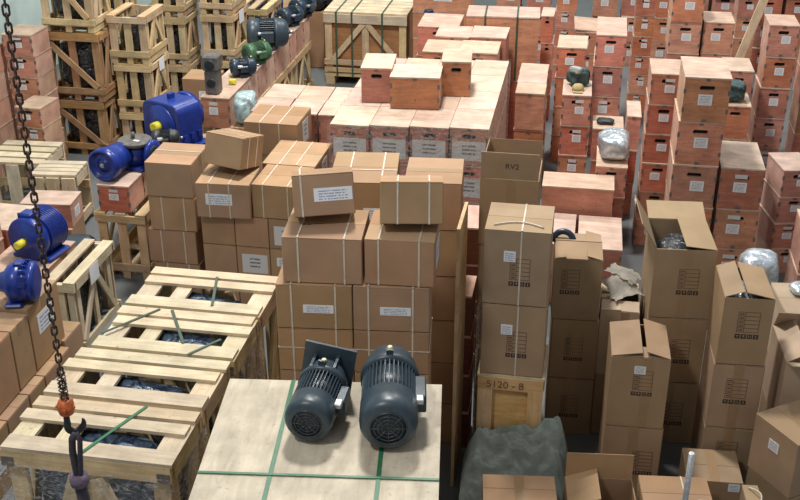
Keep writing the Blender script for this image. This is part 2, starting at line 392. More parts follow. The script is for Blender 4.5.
# strapped tall box
def strapped_box():
    for i, nm in enumerate(('lower', 'upper')):
        t = thing('plywood_case', ('wide plywood case carrying the strapped case behind the wrapped block', 'wide plywood case bound with dark green straps, behind the wrapped block')[i], 'box', (-.84, 10.71, i*.635), 3)
        put('body', ply_body(.70, .40, .62, False), t); put('lid', boxmesh(.71, .41, .014, 'plywood_lid'), t, (0,0,.62))
        if i:
            for x in (-.17, .14):
                bm = bmesh.new(); bmbox(bm, -.009, .009, -.209, -.206, -.0, .637); bmbox(bm, -.009, .009, -.209, .209, .635, .638)
                put('strap', mesh('strap', bm, 'strap_dark'), t, (x, 0, 0))
strapped_box()
# the stretch-wrapped block
BR = R(5); B0 = Vector((-1.72, 7.0, 0))
def blk(u, v): return Vector((B0.x+u, B0.y+v+u*math.tan(BR), 0))
for i in range(4):
    for j in range(4):
        for k in range(5):
            vis = j == 0 or i == 3 or k == 4
            c = blk(.137+i*.275, .2+j*.405)
            lab = ('plywood box %s row up, %s column from the gap, front of wrapped block' % (NAMES[k], NAMES[i])) if j == 0 else \
                  ('plywood box %s row up, %s from front along wrapped block\'s corridor side' % (NAMES[k], NAMES[j])) if i == 3 else \
                  ('plywood box on top of wrapped block, %s row back, %s column' % (NAMES[j], NAMES[i])) if k == 4 else 'plywood box buried inside the stretch-wrapped block'
            plybox(lab, c.x, c.y, k*.276, .264, .392, .274, 0, hole=(j == 0), clips=5 if j == 0 else (1 if k == 4 else 0), lab='label_big' if j == 0 else None, big=True, group=None if vis else 'buried plywood boxes')
def wrap_film():
    bm = bmesh.new()
    loop = [blk(-.012, -.012), blk(1.112, -.012), blk(1.112, 1.632), blk(-.012, 1.632)]
    N = 26
    pts = []
    for a, b in zip(loop, loop[1:]+loop[:1]):
        for q in range(N): pts.append(a.lerp(b, q/N))
    rows = 18; g = []
    for r_ in range(rows+1):
        z = .02+1.36*r_/rows
        g.append([bm.verts.new((p.x+random.uniform(-.006,.006), p.y+random.uniform(-.006,.006), z)) for p in pts])
    n = len(pts)
    for r_ in range(rows):
        for i in range(n):
            bm.faces.new((g[r_][i], g[r_][(i+1) % n], g[r_+1][(i+1) % n], g[r_+1][i])).smooth = True
    o = put('stretch_wrap', mesh('stretch_wrap', bm, 'film'))
    tag(o, 'clear crinkled stretch film wound round the block of plywood boxes', 'plastic wrap')
wrap_film()
ZB = 5*.276
plybox('loose plywood box with blank front lying on top of the wrapped block', -1.20, 7.56, ZB, .35, .30, .235, 4, hole=False, lab=None, clips=5)
plybox('small plywood box with dark hand hole at the wrapped block\'s corridor end', -.95, 7.90, ZB, .21, .33, .265, 5, lab=None, clips=5)
plybox('loose plywood box with hand hole at the wrapped block\'s carton side', -1.50, 7.68, ZB, .22, .36, .26, 5, lab=None, clips=1)
# flat stack beside the wrapped block
for j in range(2):
    for i, (a, b) in enumerate(((-2.68, -2.395), (-2.385, -2.13), (-2.12, -1.87))):
        stack('the low stack, %s column, %s rank beside wrapped block' % (NAMES[i], NAMES[j]), a, b, 8.22+j*.36, .35, .25, 4, hole=False, lab=None, clips=7, rz=1)
# ------------------------------------------------------------------ slatted crates
def crate(label, x0, x1, y0, y1, z0, z1, mat='pine', rz=0, top=3, posts=3, diag='N', side='A', base=True, content='wrapped_dark', clabel=None, board=.055, name='slatted_crate', topmode='X', lab=None):
    w, d, h = x1-x0, y1-y0, z1-z0
    t = thing(name, label, 'crate', ((x0+x1)/2, (y0+y1)/2, z0), rz)
    x, y = w/2, d/2; b = board; th = .02
    zb = .07 if base else 0
    if base:
        for sx in (-1, 0, 1):
            bar(t, 'skid', (sx*(x-.04), -y+.01, .03), (sx*(x-.04), y-.01, .03), .06, .06, (0,0,1), mat)
        for sy in (-1, 0, 1): bar(t, 'bottom_board', (-x+.005, sy*(y-.05), .066), (x-.005, sy*(y-.05), .066), .09, .011, (0,0,1), mat)
    for s, nm in ((-1, 'front'), (1, 'rear')):
        yy = s*(y-th/2)
        bar(t, 'rail', (-x, yy, h-b/2), (x, yy, h-b/2), b, th, (0,s,0), mat)
        bar(t, 'rail', (-x, yy, zb+b/2), (x, yy, zb+b/2), b, th, (0,s,0), mat)
        yi = s*(y-th*1.5-.001)
        for i in range(posts):
            px = -x+.045+(w-.09)*i/(posts-1)
            bar(t, 'post', (px, yi, zb), (px, yi, h-.002), .07 if w > .3 else .045, th, (0,s,0), mat)
        if s < 0:
            if diag == 'N': bar(t, 'brace', (-x+.04, yy-.001, h-b-.01), (x-.06, yy-.001, zb+b+.01), b, th*.9, (0,s,0), mat)
            if diag == 'V':
                bar(t, 'brace', (-x+.05, yy-.001, h-b-.01), (x-.02, yy-.001, zb+b*.3), b, th*.9, (0,s,0), mat)
            if diag == 'A':
                for q in (-1, 1): bar(t, 'brace', (q*(x-.08), yy-.001, zb+b+.02), (0, yy-.001, h-b), b, th*.9, (0,s,0), mat)
    for s in (-1, 1):
        xx = s*(x-th/2)
        e = y-th*2-.002
        bar(t, 'side_rail', (xx, -e, h-b/2), (xx, e, h-b/2), b, th, (s,0,0), mat)
        bar(t, 'side_rail', (xx, -e, zb+b/2), (xx, e, zb+b/2), b, th, (s,0,0), mat)
        xi = s*(x-th*1.5-.001)
        np = 2 if d < .35 else 3
        for i in range(np):
            py = -e+.05+(2*e-.1)*i/(np-1)
            bar(t, 'side_post', (xi, py, zb), (xi, py, h-.002), .05, th, (s,0,0), mat)
        if side == 'A':
            for q in (-1, 1): bar(t, 'side_brace', (xx+s*.0005, q*(e-.04), zb+b), (xx+s*.0005, 0, h-b*.9), b*.8, th*.9, (s,0,0), mat)
        if side == 'N':
            bar(t, 'side_brace', (xx+s*.0005, -e+.02, zb+b), (xx+s*.0005, e-.02, h-b), b*.8, th*.9, (s,0,0), mat)
    if top:
        for i in range(top):
            if topmode == 'X':
                py = -y+.05+(d-.1)*i/(top-1)
                bar(t, 'top_slat', (-x+.004, py, h+.009), (x-.004, py, h+.009), min(.09, d/top*.72), .016, (0,0,1), mat)
            else:
                px = -x+.04+(w-.08)*i/(top-1)
                bar(t, 'top_slat', (px, -y+.004, h+.009), (px, y-.004, h+.009), min(.08, w/top*.8), .016, (0,0,1), mat)
    if lab: put('paper_label', boxmesh(.0016, lab[0], lab[1], 'label_blue'), t, (x+.012, lab[2], h-lab[1]*.85))
    if content:
        c = lump('wrapped_machine', clabel or ('machine in dark plastic inside the ' + label)[:200], 'machine', ((x0+x1)/2, (y0+y1)/2, z0+zb+.004), w-.13, d-.13, (h-zb)*.86, content, rz)
    return t
def lump(name, label, cat, loc, w, d, h, mat, rz=0, rough=.12, seed=None, sub=10, group=None):
    bm = bmesh.new(); bmesh.ops.create_icosphere(bm, subdivisions=4, radius=1)
    rnd = random.Random(seed if seed is not None else hash(label) % 9999 if False else len(label)*7+int(w*1000))
    ph = [(rnd.uniform(2,5), rnd.uniform(2,5), rnd.uniform(2,5), rnd.uniform(0,6)) for _ in range(7)]
    for v in bm.verts:
        p = v.co.copy(); q = Vector([math.copysign(abs(c)**.55, c) for c in p])
        n = sum(math.sin(p.x*a+p.y*b_*1.3+p.z*c+e) for a, b_, c, e in ph)/7
        n2 = sum(math.sin(p.x*a*3.1+p.y*b_*2.7-p.z*c*3.3+e) for a, b_, c, e in ph)/7
        s = 1+rough*(n+.5*n2)-rough*.4
        v.co = Vector((max(-1,min(1,q.x*s))*w/2, max(-1,min(1,q.y*s))*d/2, h/2+max(-1,min(1,q.z*s))*h/2))
    for f in bm.faces: f.smooth = True
    me = mesh(name, bm, mat)
    o = put(name, me, None, loc, (0,0,R(rz))); tag(o, label, cat, group); return o
# crate towers by the teal wall
crate('brown slatted crate at the bottom of the tower by the teal wall', -5.05, -4.53, 9.40, 9.88, 0, .535, 'pine_brown', diag='V', clabel='dark wrapped machine in the bottom brown crate')
crate('brown slatted crate in the middle of the tower by the teal wall', -5.06, -4.50, 9.40, 9.88, .56, 1.20, 'pine_brown', diag='N', clabel='dark wrapped machine in the middle brown crate')
crate('pale slatted crate on top of the brown crates by teal wall', -5.04, -4.52, 9.40, 9.85, 1.225, 1.95, 'pine', diag='N', clabel='dark wrapped machine in the pale crate above brown crates')
crate('pale crate at the bottom of the tower behind the yellow-capped reducer', -4.48, -4.12, 9.62, 10.12, 0, .37, 'pine', diag='', top=2, clabel='wrapped machine in the bottom crate behind the reducer')
crate('pale crate in the middle of the tower behind yellow-capped reducer', -4.48, -4.11, 9.62, 10.12, .39, .86, 'pine', diag='', top=2, lab=(.13, .12, .02), clabel='wrapped machine in the middle crate behind the reducer')
crate('open-topped pale crate on top of tower behind yellow-capped reducer', -4.50, -4.11, 9.62, 10.12, .88, 1.33, 'pine', diag='', top=2, topmode='Y', clabel='wrapped machine in the top crate behind the reducer')
for k, (a, b) in enumerate(((0, .5), (.52, 1.0), (1.02, 1.5))):
    crate('%s crate of the tower nearest the motor row' % ('lowest', 'middle', 'highest')[k], -4.08, -3.72, 11.0, 11.55, a, b, 'pine', diag='', top=2, lab=(.16, .14, 0) if k == 1 else None, clabel='wrapped machine in the %s crate of the tower nearest motor row' % ('lowest', 'middle', 'highest')[k])
for k, (a, b) in enumerate(((0, .46), (.48, .98), (1.0, 1.5))):
    crate('%s crate of the tower between the two taller crate towers' % ('lowest', 'middle', 'highest')[k], -4.58, -4.22, 10.9, 11.35, a, b, 'pine', diag='', top=2, clabel='wrapped machine in the %s crate of the tower between towers' % ('lowest', 'middle', 'highest')[k])
for k, (a, b) in enumerate(((0, .38), (.4, .80))):
    crate('%s crate of the pair behind the slate motor' % ('lower', 'upper')[k], -4.06, -3.67, 12.1, 12.75, a, b, 'pine', diag='', top=3, topmode='Y', clabel='wrapped machine in the %s crate behind slate motor' % ('lower', 'upper')[k])
for k in range(3):
    crate('%s of the three crates stacked behind others along teal wall' % ('lowest', 'middle', 'highest')[k], -5.5, -5.05, 11.2, 11.7, k*.6, k*.6+.58, 'pine', diag='', top=2, clabel='wrapped machine in %s crate behind others along teal wall' % ('lowest', 'middle', 'highest')[k])
# aisle crate with two plywood boxes on it
crate('pale slatted crate in the aisle carrying the pink boxes', -3.57, -3.17, 7.03, 7.85, 0, .53, 'pine', diag='', top=3, topmode='Y', content=None)
for i in range(3):
    plybox('%s pink plywood box on the aisle crate under the blue gear units' % ('front', 'middle', 'rear')[i], -3.41, 7.20+i*.285, .552, .245, .275, .215, 0, clips=5, slip=True, lab='label_paper' if i == 0 else None, hole=(i > 0), lx=0)
# row of plywood boxes on low crates, under the motors
for i in range(4):
    crate('low slatted crate %s along the motor row, from the aisle' % NAMES[i], -3.40, -3.115, 9.02+i*.74, 9.02+i*.74+.72, 0, .50, 'pine', diag='', top=2, topmode='Y', base=False, content=None)
for i in range(10):
    plybox('plywood box %s along the motor row, counted from the aisle' % NAMES[i], -3.262, 9.15+i*.295, .522, .265, .285, .29, random.uniform(-1,1), clips=5, hole=False, lab='label_paper' if i == 0 else None, slip=(i == 0), lx=-.02)
# big boarded crate with straps
def strapped_crate():
    x0, x1, y0, y1, z1 = -2.98, -2.02, 12.0, 13.0, .83
    t = thing('strapped_crate', 'large boarded crate with A-brace and dark straps behind plywood boxes', 'crate', ((x0+x1)/2, (y0+y1)/2, 0))
    w, d = x1-x0, y1-y0; x, y = w/2, d/2
    for sx in (-1, 0, 1): bar(t, 'skid', (sx*(x-.06), -y, .05), (sx*(x-.06), y, .05), .1, .1, (0,0,1), 'pine')
    bar(t, 'base_board', (-x, -y+.02, .12), (x, -y+.02, .12), .04, .04, (0,0,1), 'pine')
    put('panel', boxmesh(w-.06, d-.06, z1-.18, 'pine_brown'), t, (0, 0, .12))
    for zz, hh in ((z1-.05, .1), (.27, .06), (.18, .05)): bar(t, 'rail', (-x, -y, zz), (x, -y, zz), hh, .03, (0,-1,0), 'pine_pale' if zz > .5 else 'pine')
    for px in (-x+.05, 0, x-.05): bar(t, 'post', (px, -y+.018, .2), (px, -y+.018, z1-.1), .08, .02, (0,-1,0), 'pine')
    for q in (-1, 1): bar(t, 'brace', (q*(x-.1), -y+.003, .3), (q*.02, -y+.003, z1-.1), .06, .02, (0,-1,0), 'pine')
    for i in range(7): bar(t, 'top_board', (-x, -y+.07+i*.143, z1+.012), (x, -y+.07+i*.143, z1+.012), .13, .022, (0,0,1), 'pine_pale')
    for sx, px in ((0, -.33), (1, -.15), (2, .2)):
        bm = bmesh.new(); bmbox(bm, -.01, .01, -y-.021, -y-.018, 0.1, z1+.026); bmbox(bm, -.01, .01, -y-.021, y, z1+.0245, z1+.027)
        put('strap', mesh('strap', bm, 'strap_dark'), t, (px, 0, 0))
strapped_crate()
# foreground slatted crates with wrapped machines
def top_crate(label, x0, x1, y0, y1, z1, rz, clabel, straps):
    w, d = x1-x0, y1-y0; x, y = w/2, d/2
    t = thing('slatted_crate', label, 'crate', ((x0+x1)/2, (y0+y1)/2, 0), rz)
    m = 'pine_pale'
    for sx in (-1, 0, 1): bar(t, 'skid', (sx*(x-.05), -y, .04), (sx*(x-.05), y, .04), .08, .08, (0,0,1), 'pine')
    for sy in (-1, 0, 1): bar(t, 'bottom_board', (-x+.01, sy*(y-.06), .09), (x-.01, sy*(y-.06), .09), .1, .018, (0,0,1), 'pine')
    for s in (-1, 1):
        yy = s*(y-.0125)
        bar(t, 'rail', (-x, yy, z1-.034), (x, yy, z1-.034), .085, .025, (0,s,0), 'pine'); bar(t, 'rail', (-x, yy, .16), (x, yy, .16), .09, .025, (0,s,0), 'pine')
        for px in (-x+.06, 0, x-.06): bar(t, 'post', (px, yy-s*.024, .1), (px, yy-s*.024, z1-.012), .08, .022, (0,s,0), 'pine')
        for q in (-1, 1): bar(t, 'brace', (q*(x-.13), yy+s*.0005, .22), (q*.05, yy+s*.0005, z1-.1), .07, .02, (0,s,0), 'pine')
        xx = s*(x-.0125); e = y-.05
        bar(t, 'side_rail', (xx, -e, z1-.05), (xx, e, z1-.05), .085, .025, (s,0,0), 'pine'); bar(t, 'side_rail', (xx, -e, .16), (xx, e, .16), .09, .025, (s,0,0), 'pine')
        for py in (-e+.05, e-.05): bar(t, 'side_post', (xx-s*.024, py, .1), (xx-s*.024, py, z1-.012), .07, .022, (s,0,0), 'pine')
        bar(t, 'side_brace', (xx, -e+.04, .21), (xx, e-.04, z1-.1), .07, .02, (s,0,0), 'pine')
    for px in (-x+.055, -x*.36, x-.055): bar(t, 'top_runner', (px, -y+.027, z1-.001), (px, y-.027, z1-.001), .11 if abs(px) > x*.5 else .09, .018, (0,0,1), m)
    for py, ww in ((-y+.052, .10), (y-.148, .078), (y-.042, .08)):
        jx = random.uniform(-.012, .012)
        bar(t, 'top_slat', (-x+jx, py, z1+.018), (x+jx, py, z1+.018), ww, .018, (0,0,1), m)
    for s in (-1, 1): put('corner_plate', boxmesh(.06, .004, .05, 'clip_steel'), t, (s*(x-.035), -y-.002, z1-.075))
    for (xa, ya, xb, yb) in straps:
        bar(t, 'strap', (xa, ya, z1+.031), (xb, yb, z1+.031), .016, .003, (0,0,1), 'strap_green' if y0 < 4.2 else 'strap_dark')
    lump('wrapped_machine', clabel, 'machine', ((x0+x1)/2, (y0+y1)/2, .102), w-.13, d-.13, z1-.125, 'wrapped_blue', rz)
    return t
c1 = top_crate('first of four slatted crates in file, against the carton columns', -2.42, -1.655, 5.0, 5.45, .973, 0, 'blue-wrapped machine in the crate against the carton columns', [(.02, .15, .10, -.18)])
c2 = top_crate('second of four slatted crates in file, loose straps on top', -2.42, -1.655, 4.545, 4.975, .973, 0, 'blue-wrapped machine in the crate with loose straps', [(-.10, .20, .08, -.12), (-.38, -.1, -.17, .2), (.26, -.05, .14, -.225)])
c3 = top_crate('third of four slatted crates in file, without strap on top', -2.475, -1.67, 4.10, 4.52, .973, 0, 'blue-wrapped machine in the third crate, without strap, of the file', [])
c4 = top_crate('last of four slatted crates in file, under the chain hook', -2.475, -1.665, 3.655, 4.07, .973, 0, 'blue-wrapped machine in the crate under the chain hook', [(-.02, -.212, .14, .20)])
bm = bmesh.new(); bmbox(bm, -.008, .008, -.2135, -.2105, -.8, .034); put('strap', mesh('strap', bm, 'strap_dark'), c4, (-.02, 0, .973))
# shrink film round crates one and two
def film_sheet(name, label, loop, z0, z1, mat, N=14, rows=14, amp=.008, parent=None):
    bm = bmesh.new(); pts = []
    loop = [Vector(p) for p in loop]
    for a, b in zip(loop, loop[1:]+loop[:1]):
        for q in range(N): pts.append(a.lerp(b, q/N))
    g = [[bm.verts.new((p.x+random.uniform(0,amp)-amp/2, p.y+random.uniform(0,amp)-amp/2, z0+(z1-z0)*r_/rows)) for p in pts] for r_ in range(rows+1)]
    n = len(pts)
    for r_ in range(rows):
        for i in range(n): bm.faces.new((g[r_][i], g[r_][(i+1) % n], g[r_+1][(i+1) % n], g[r_+1][i])).smooth = True
    if parent: put(name, mesh(name, bm, mat), parent, -parent.location); return
    tag(put(name, mesh(name, bm, mat)), label, 'plastic wrap')
film_sheet('stretch_wrap', 'clear film wrapped round the near foreground crate under the hook', [(-2.49,3.64,0),(-1.65,3.64,0),(-1.65,4.08,0),(-2.49,4.08,0)], .1, .93, 'film', parent=c4)
film_sheet('stretch_wrap', 'clear film wrapped round the curled-strap crate', [(-2.435,4.53,0),(-1.64,4.53,0),(-1.64,4.985,0),(-2.435,4.985,0)], .1, .94, 'film', parent=c2)
# foreground plank-topped crate under the motors
def plank_crate():
    t = thing('plank_crate', 'pale plywood-topped crate under the two slate motors, green straps', 'crate', (-.914, 3.316, 0), 7)
    w, d, z1 = .96, 1.5, 1.25; x, y = w/2, d/2
    put('top_panel', boxmesh(w, d, .02, 'plywood_pale'), t, (0, 0, z1-.02))
    for s in (-1, 1):
        bar(t, 'side_rail', (s*(x-.015), -y, z1-.06), (s*(x-.015), y, z1-.06), .08, .03, (s,0,0), 'pine_golden')
        bar(t, 'side_rail', (s*(x-.015), -y, .12), (s*(x-.015), y, .12), .1, .03, (s,0,0), 'pine')
        for i in range(8): bar(t, 'side_slat', (s*(x-.042), -y+.08+i*(d-.16)/7, .07), (s*(x-.042), -y+.08+i*(d-.16)/7, z1-.022), .1, .022, (s,0,0), 'pine')
        bar(t, 'end_rail', (-x+.03, s*(y-.015), z1-.06), (x-.03, s*(y-.015), z1-.06), .08, .03, (0,s,0), 'pine')
        bar(t, 'end_rail', (-x+.03, s*(y-.015), .12), (x-.03, s*(y-.015), .12), .1, .03, (0,s,0), 'pine')
        for i in range(5): bar(t, 'end_slat', (-x+.1+i*(w-.2)/4, s*(y-.042), .07), (-x+.1+i*(w-.2)/4, s*(y-.042), z1-.022), .1, .022, (0,s,0), 'pine')
    for sx in (-1, 0, 1): bar(t, 'skid', (sx*(x-.06), -y, .035), (sx*(x-.06), y, .035), .1, .07, (0,0,1), 'pine')
    for px in (-.19, .24): bar(t, 'strap', (px, -y, z1+.0016), (px, y, z1+.0016), .018, .003, (0,0,1), 'strap_green')
    bar(t, 'strap', (-x, .07, z1+.0046), (x, .07, z1+.0046), .013, .003, (0,0,1), 'strap_green')
plank_crate()
# ------------------------------------------------------------------ cartons
def band(w, d, h, ax, pos, bw=.008, mat='strap_white'):
    """strap loop; ax 'Y': runs over the top front-to-back at x=pos ; ax 'X': runs around sideways at y=pos ; 'Z': horizontal at z=pos"""
    e = .0025; bm = bmesh.new(); q = bw/2
    if ax == 'Y':
        for y in (-d/2-e, d/2): bmbox(bm, -q, q, y, y+e, 0, h+e)
        bmbox(bm, -q, q, -d/2-e, d/2+e, h, h+e)
    elif ax == 'X':
        for x in (-w/2-e, w/2): bmbox(bm, x, x+e, -q, q, 0, h+e)
        bmbox(bm, -w/2-e, w/2+e, -q, q, h, h+e)
    else:
        for x in (-w/2-e, w/2): bmbox(bm, x, x+e, -d/2-e, d/2+e, -q, q)
        for y in (-d/2-e, d/2): bmbox(bm, -w/2, w/2, y, y+e, -q, q)
    return mesh('band', bm, mat)
def print_table(w, h, mat='ink_soft'):
    k = ('tbl', round(w,3), round(h,3), mat)
    if k not in CACHE:
        bm = bmesh.new(); t = .0028; e = .0012
        for i in range(6):
            z = h*i/5; bmbox(bm, -w/2, w/2, -e, 0, z-t/2, z+t/2)
        for x in (-w/2, -w*.18, w/2): bmbox(bm, x-t/2, x+t/2, -e, 0, 0, h)
        for i in range(5): bmbox(bm, -w*.44, -w*.24, -e, 0, h*(i+.3)/5, h*(i+.65)/5)
        CACHE[k] = mesh('print', bm, mat)
    return CACHE[k]
def print_icons(w, mat='ink'):
    k = ('ico', round(w,3), mat)
    if k not in CACHE:
        bm = bmesh.new(); s = w/4.6; e = .0012
        for i in range(4):
            x = -w/2+i*(w-s)/3
            bmbox(bm, x, x+s, -e, 0, 0, s, 0)
            if i == 0: bmbox(bm, x+s*.25, x+s*.75, -e*1.6, -e, s*.55, s*.7, 1); bmbox(bm, x+s*.45, x+s*.55, -e*1.6, -e, s*.2, s*.55, 1)
            elif i == 1: bmbox(bm, x+s*.3, x+s*.7, -e*1.6, -e, s*.5, s*.8, 1); bmbox(bm, x+s*.45, x+s*.55, -e*1.6, -e, s*.2, s*.5, 1)
            elif i == 2:
                for q in (.25, .6): bmbox(bm, x+s*q, x+s*(q+.12), -e*1.6, -e, s*.2, s*.8, 1)
            else: bmbox(bm, x+s*.4, x+s*.6, -e*1.6, -e, s*.2, s*.8, 1)
        CACHE[k] = mesh('icons', bm, [mat, 'cardboard'])
    return CACHE[k]
def carton(label, cx, cy, z, w, d, h, rz=0, straps=(), xstraps=(), zstraps=(), tape=None, lab=None, table=None, mat='cardboard', rot=None, group=None, seam=True, sidelab=None, name='cardboard_box', frontseam=False):
    t = thing(name, label, 'carton', (cx, cy, z), rz, group, rot)
    put('body', boxmesh(w, d, h-.006, mat, .004), t)
    if seam:
        hd = d/2-.0015
        for s in (-1, 1): put('top_flap', boxmesh(w-.002, hd, .004, mat), t, (0, s*(hd/2+.0015), h-.006))
    if tape == 'front':
        bm = bmesh.new(); bmbox(bm, -.026, .026, -d/2-.0012, -d/2-.0002, 0, h-.002); bmbox(bm, -.026, .026, -d/2-.0012, d/2, h-.002, h-.001)
        put('packing_tape', mesh('tape', bm, 'tape'), t)
    elif tape == 'top':
        bm = bmesh.new(); bmbox(bm, -w/2-.001, w/2+.001, -.026, .026, h-.002, h-.001)
        for s in (-1, 1): bmbox(bm, min(s*w/2, s*(w/2+.001)), max(s*w/2, s*(w/2+.001)), -.026, .026, h-.07, h-.001)
        put('packing_tape', mesh('tape', bm, 'tape'), t)
    for p in straps: put('strapping_band', band(w, d, h-.001, 'Y', p), t, (p*w, 0, 0))
    for p in xstraps: put('strapping_band', band(w, d, h-.001, 'X', p), t, (0, p*d, 0))
    for p in zstraps: put('strapping_band', band(w, d, h, 'Z', p, .004), t, (0, 0, p*h))
    if lab:
        lw, lh, lx, lz, lm = lab
        put('paper_label', boxmesh(lw, .0016, lh, lm), t, (lx, -d/2-.0012, lz))
    if sidelab:
        lw, lh, ly, lz, lm = sidelab
        put('paper_label', boxmesh(lw, .0016, lh, lm), t, (w/2+.0012, ly, lz), (0,0,R(90)))
    if table:
        tx, tz, tw, th_ = table
        put('printed_table', print_table(tw, th_), t, (tx, -d/2-.0001, tz)); put('handling_symbols', print_icons(tw*1.1), t, (tx, -d/2-.0001, tz-tw*.36))
    if frontseam: put('edge_fold', boxmesh(w*.99, .002, .003, 'hole_dark'), t, (0, -d/2-.001, h*.62))
    return t
LB = lambda lw=.17, lh=.055, lx=0, lz=.1, m='label_blue': (lw, lh, lx, lz, m)
# --- left carton stack (behind the crates)
for k in range(4):
    carton('brown strapped carton, %s of the column beside the aisle crate' % (['bottom', 'third from top', 'second from top', 'topmost'][k]), -2.88+(-.015 if k == 1 else 0), 7.06, k*.266, .345 if k != 1 else .37, .40, .263, [1,-1,2,1][k], straps=(-.22, .26) if k < 3 else (), mat='cardboard', tape=None if k < 3 else 'top', xstraps=(.1,) if k == 3 else ())
for i, x in enumerate((-2.515, -2.265, -2.015)):
    for k in range(3):
        carton('plain brown carton, %s row up, %s column of the squat carton wall' % (NAMES[k], NAMES[i]), x, 6.98, k*.24, .245, .36, .238, 0, straps=(), mat='cardboard', lab=None if (i, k) not in ((2,2),(1,1),(2,1)) else (.19, .15, .01, .03, 'label_big') if (i,k) != (2,1) else LB(.15,.07,0,.1))
carton('brown carton with white label, beside the aisle column, under the tilted carton', -2.45, 6.93, .722, .385, .38, .262, 3, straps=(-.26, .12), lab=LB(.19, .085, -.03, .1))
carton('brown twin-strapped carton with labelled end, on the squat carton wall', -2.06, 6.98, .722, .36, .38, .255, -1, straps=(-.28, .22), sidelab=(.15, .2, 0, .03, 'label_big'))
carton('tilted brown carton lying askew over the labelled carton', -2.44, 7.0, 1.03, .30, .30, .225, 0, xstraps=(-.18, .2), rot=(R(-14), R(2), R(-14)))
carton('wide flat carton with double straps behind the tilted carton', -2.08, 7.44, .70, .40, .48, .27, -1, straps=(-.18, .14), sidelab=(.16, .18, .02, .05, 'label_big'))
carton('carton supporting the wide flat carton', -2.08, 7.44, 0.0, .40, .48, .345, -1, straps=(-.18, .14)); carton('middle carton supporting the wide flat carton', -2.08, 7.44, .348, .40, .48, .348, -1, straps=(-.18, .14))
for k in range(4):
    carton('double-strapped brown carton, %s of the rear column before the low plywood stack' % (['bottom', 'third from top', 'second from top', 'topmost'][k]), -2.37, 7.95, k*.27, .43, .42, .268, -1, straps=(-.2, .16), sidelab=(.16, .18, .02, .05, 'label_big') if k == 3 else None)
# --- centre carton stack behind the plank crate
MR = 6
for k in range(7):
    for i in range(2):
        w = .372; up = k == 6
        cx = -1.235+(.375*i if not up else .375*i+.045)-(0.0 if not up else .0); cy = 4.70+i*.04+(.02 if up else 0)
        col = ('the column by the crates', 'the column by the wrapped pallet')[i]
        pos = ['bottom', 'sixth from top', 'fifth from top', 'fourth from top', 'third from top', 'second from top', 'topmost'][k]
        carton('banded carton, %s in %s behind the motors' % (pos, col), cx, cy, k*.246, (.372 if not up else (.385 if i == 0 else .335)), .34, .244, MR+(0 if not up else (-1 if i == 0 else -3)), straps=(-.3, .28), zstraps=(.55,) if k == 4 else (), lab=LB(.15, .045, .02, .09) if k == 5 else None, sidelab=(.16,.13,0,.05,'label_big') if up and i else None)
carton('carton with big white address label lying on the centre stack', -1.21, 4.775, 1.752, .295, .20, .205, 0, rot=(R(-15), R(-2), R(16)), zstraps=(), straps=(-.36,), lab=(.185, .065, .045, .07, 'label_blue'))
carton('small twin-strapped carton lying on the centre stack by the wrapped pallet', -.775, 4.755, 1.752, .30, .20, .205, 0, rot=(R(-14), 0, R(9)), straps=(-.22, .28))
for k in range(6):
    carton('carton, %s of the column behind the labelled carton' % ['bottom', 'fifth up-from-ground counted downward', 'fourth from top', 'third from top', 'second from top', 'topmost'][k] if k != 1 else 'carton, fifth from top of the column behind the labelled carton', -1.16, 5.52, k*.283, .36, .44, .281, 7, straps=(-.22, .28), xstraps=(-.1,) if k == 5 else (), lab=LB(.15, .07, .08, .06) if k == 5 else None)
for k in range(6):
    carton('plain carton, %s of the column behind the small twin-strapped carton' % ['bottom', 'fifth from top', 'fourth from top', 'third from top', 'second from top', 'topmost'][k], -.775, 5.54, k*.283, .31, .36, .281, 5, tape='top')
# wooden panels beside the centre stack
def panel(name, label, p0, p1, w, t, nrm, mat): 
    o = bar(None, name, p0, p1, w, t, nrm, mat); return tag(o, label, 'board')
panel('plywood_board', 'upright plywood board wedged beside the centre carton stack', (-.57, 5.14, 0.0), (-.57, 5.14, 1.62), .34, .018, (1,0,0), 'pine_golden')
# dark plywood pallet seen in the slot
for k in range(4):
    o = thing('dark_plywood_box', 'dark film-wrapped plywood box, %s in the slot beside centre cartons' % ['bottom', 'third from top', 'second from top', 'topmost'][k], 'box', (-.53, 6.4, k*.26), 3)
    put('body', boxmesh(.30, .34, .245, 'redwood_ply'), o); put('lid', boxmesh(.31, .35, .012, 'plywood_side_lit'), o, (0,0,.245))
for k in range(4):
    o = thing('dark_plywood_box', 'narrow dark plywood box, %s in the slot by the upright board' % ['bottom', 'third from top', 'second from top', 'topmost'][k], 'box', (-.56, 5.46, k*.26), 0)
    put('body', boxmesh(.06, .24, .245, 'redwood_ply'), o); put('lid', boxmesh(.064, .25, .012, 'plywood_side_lit'), o, (0,0,.245))
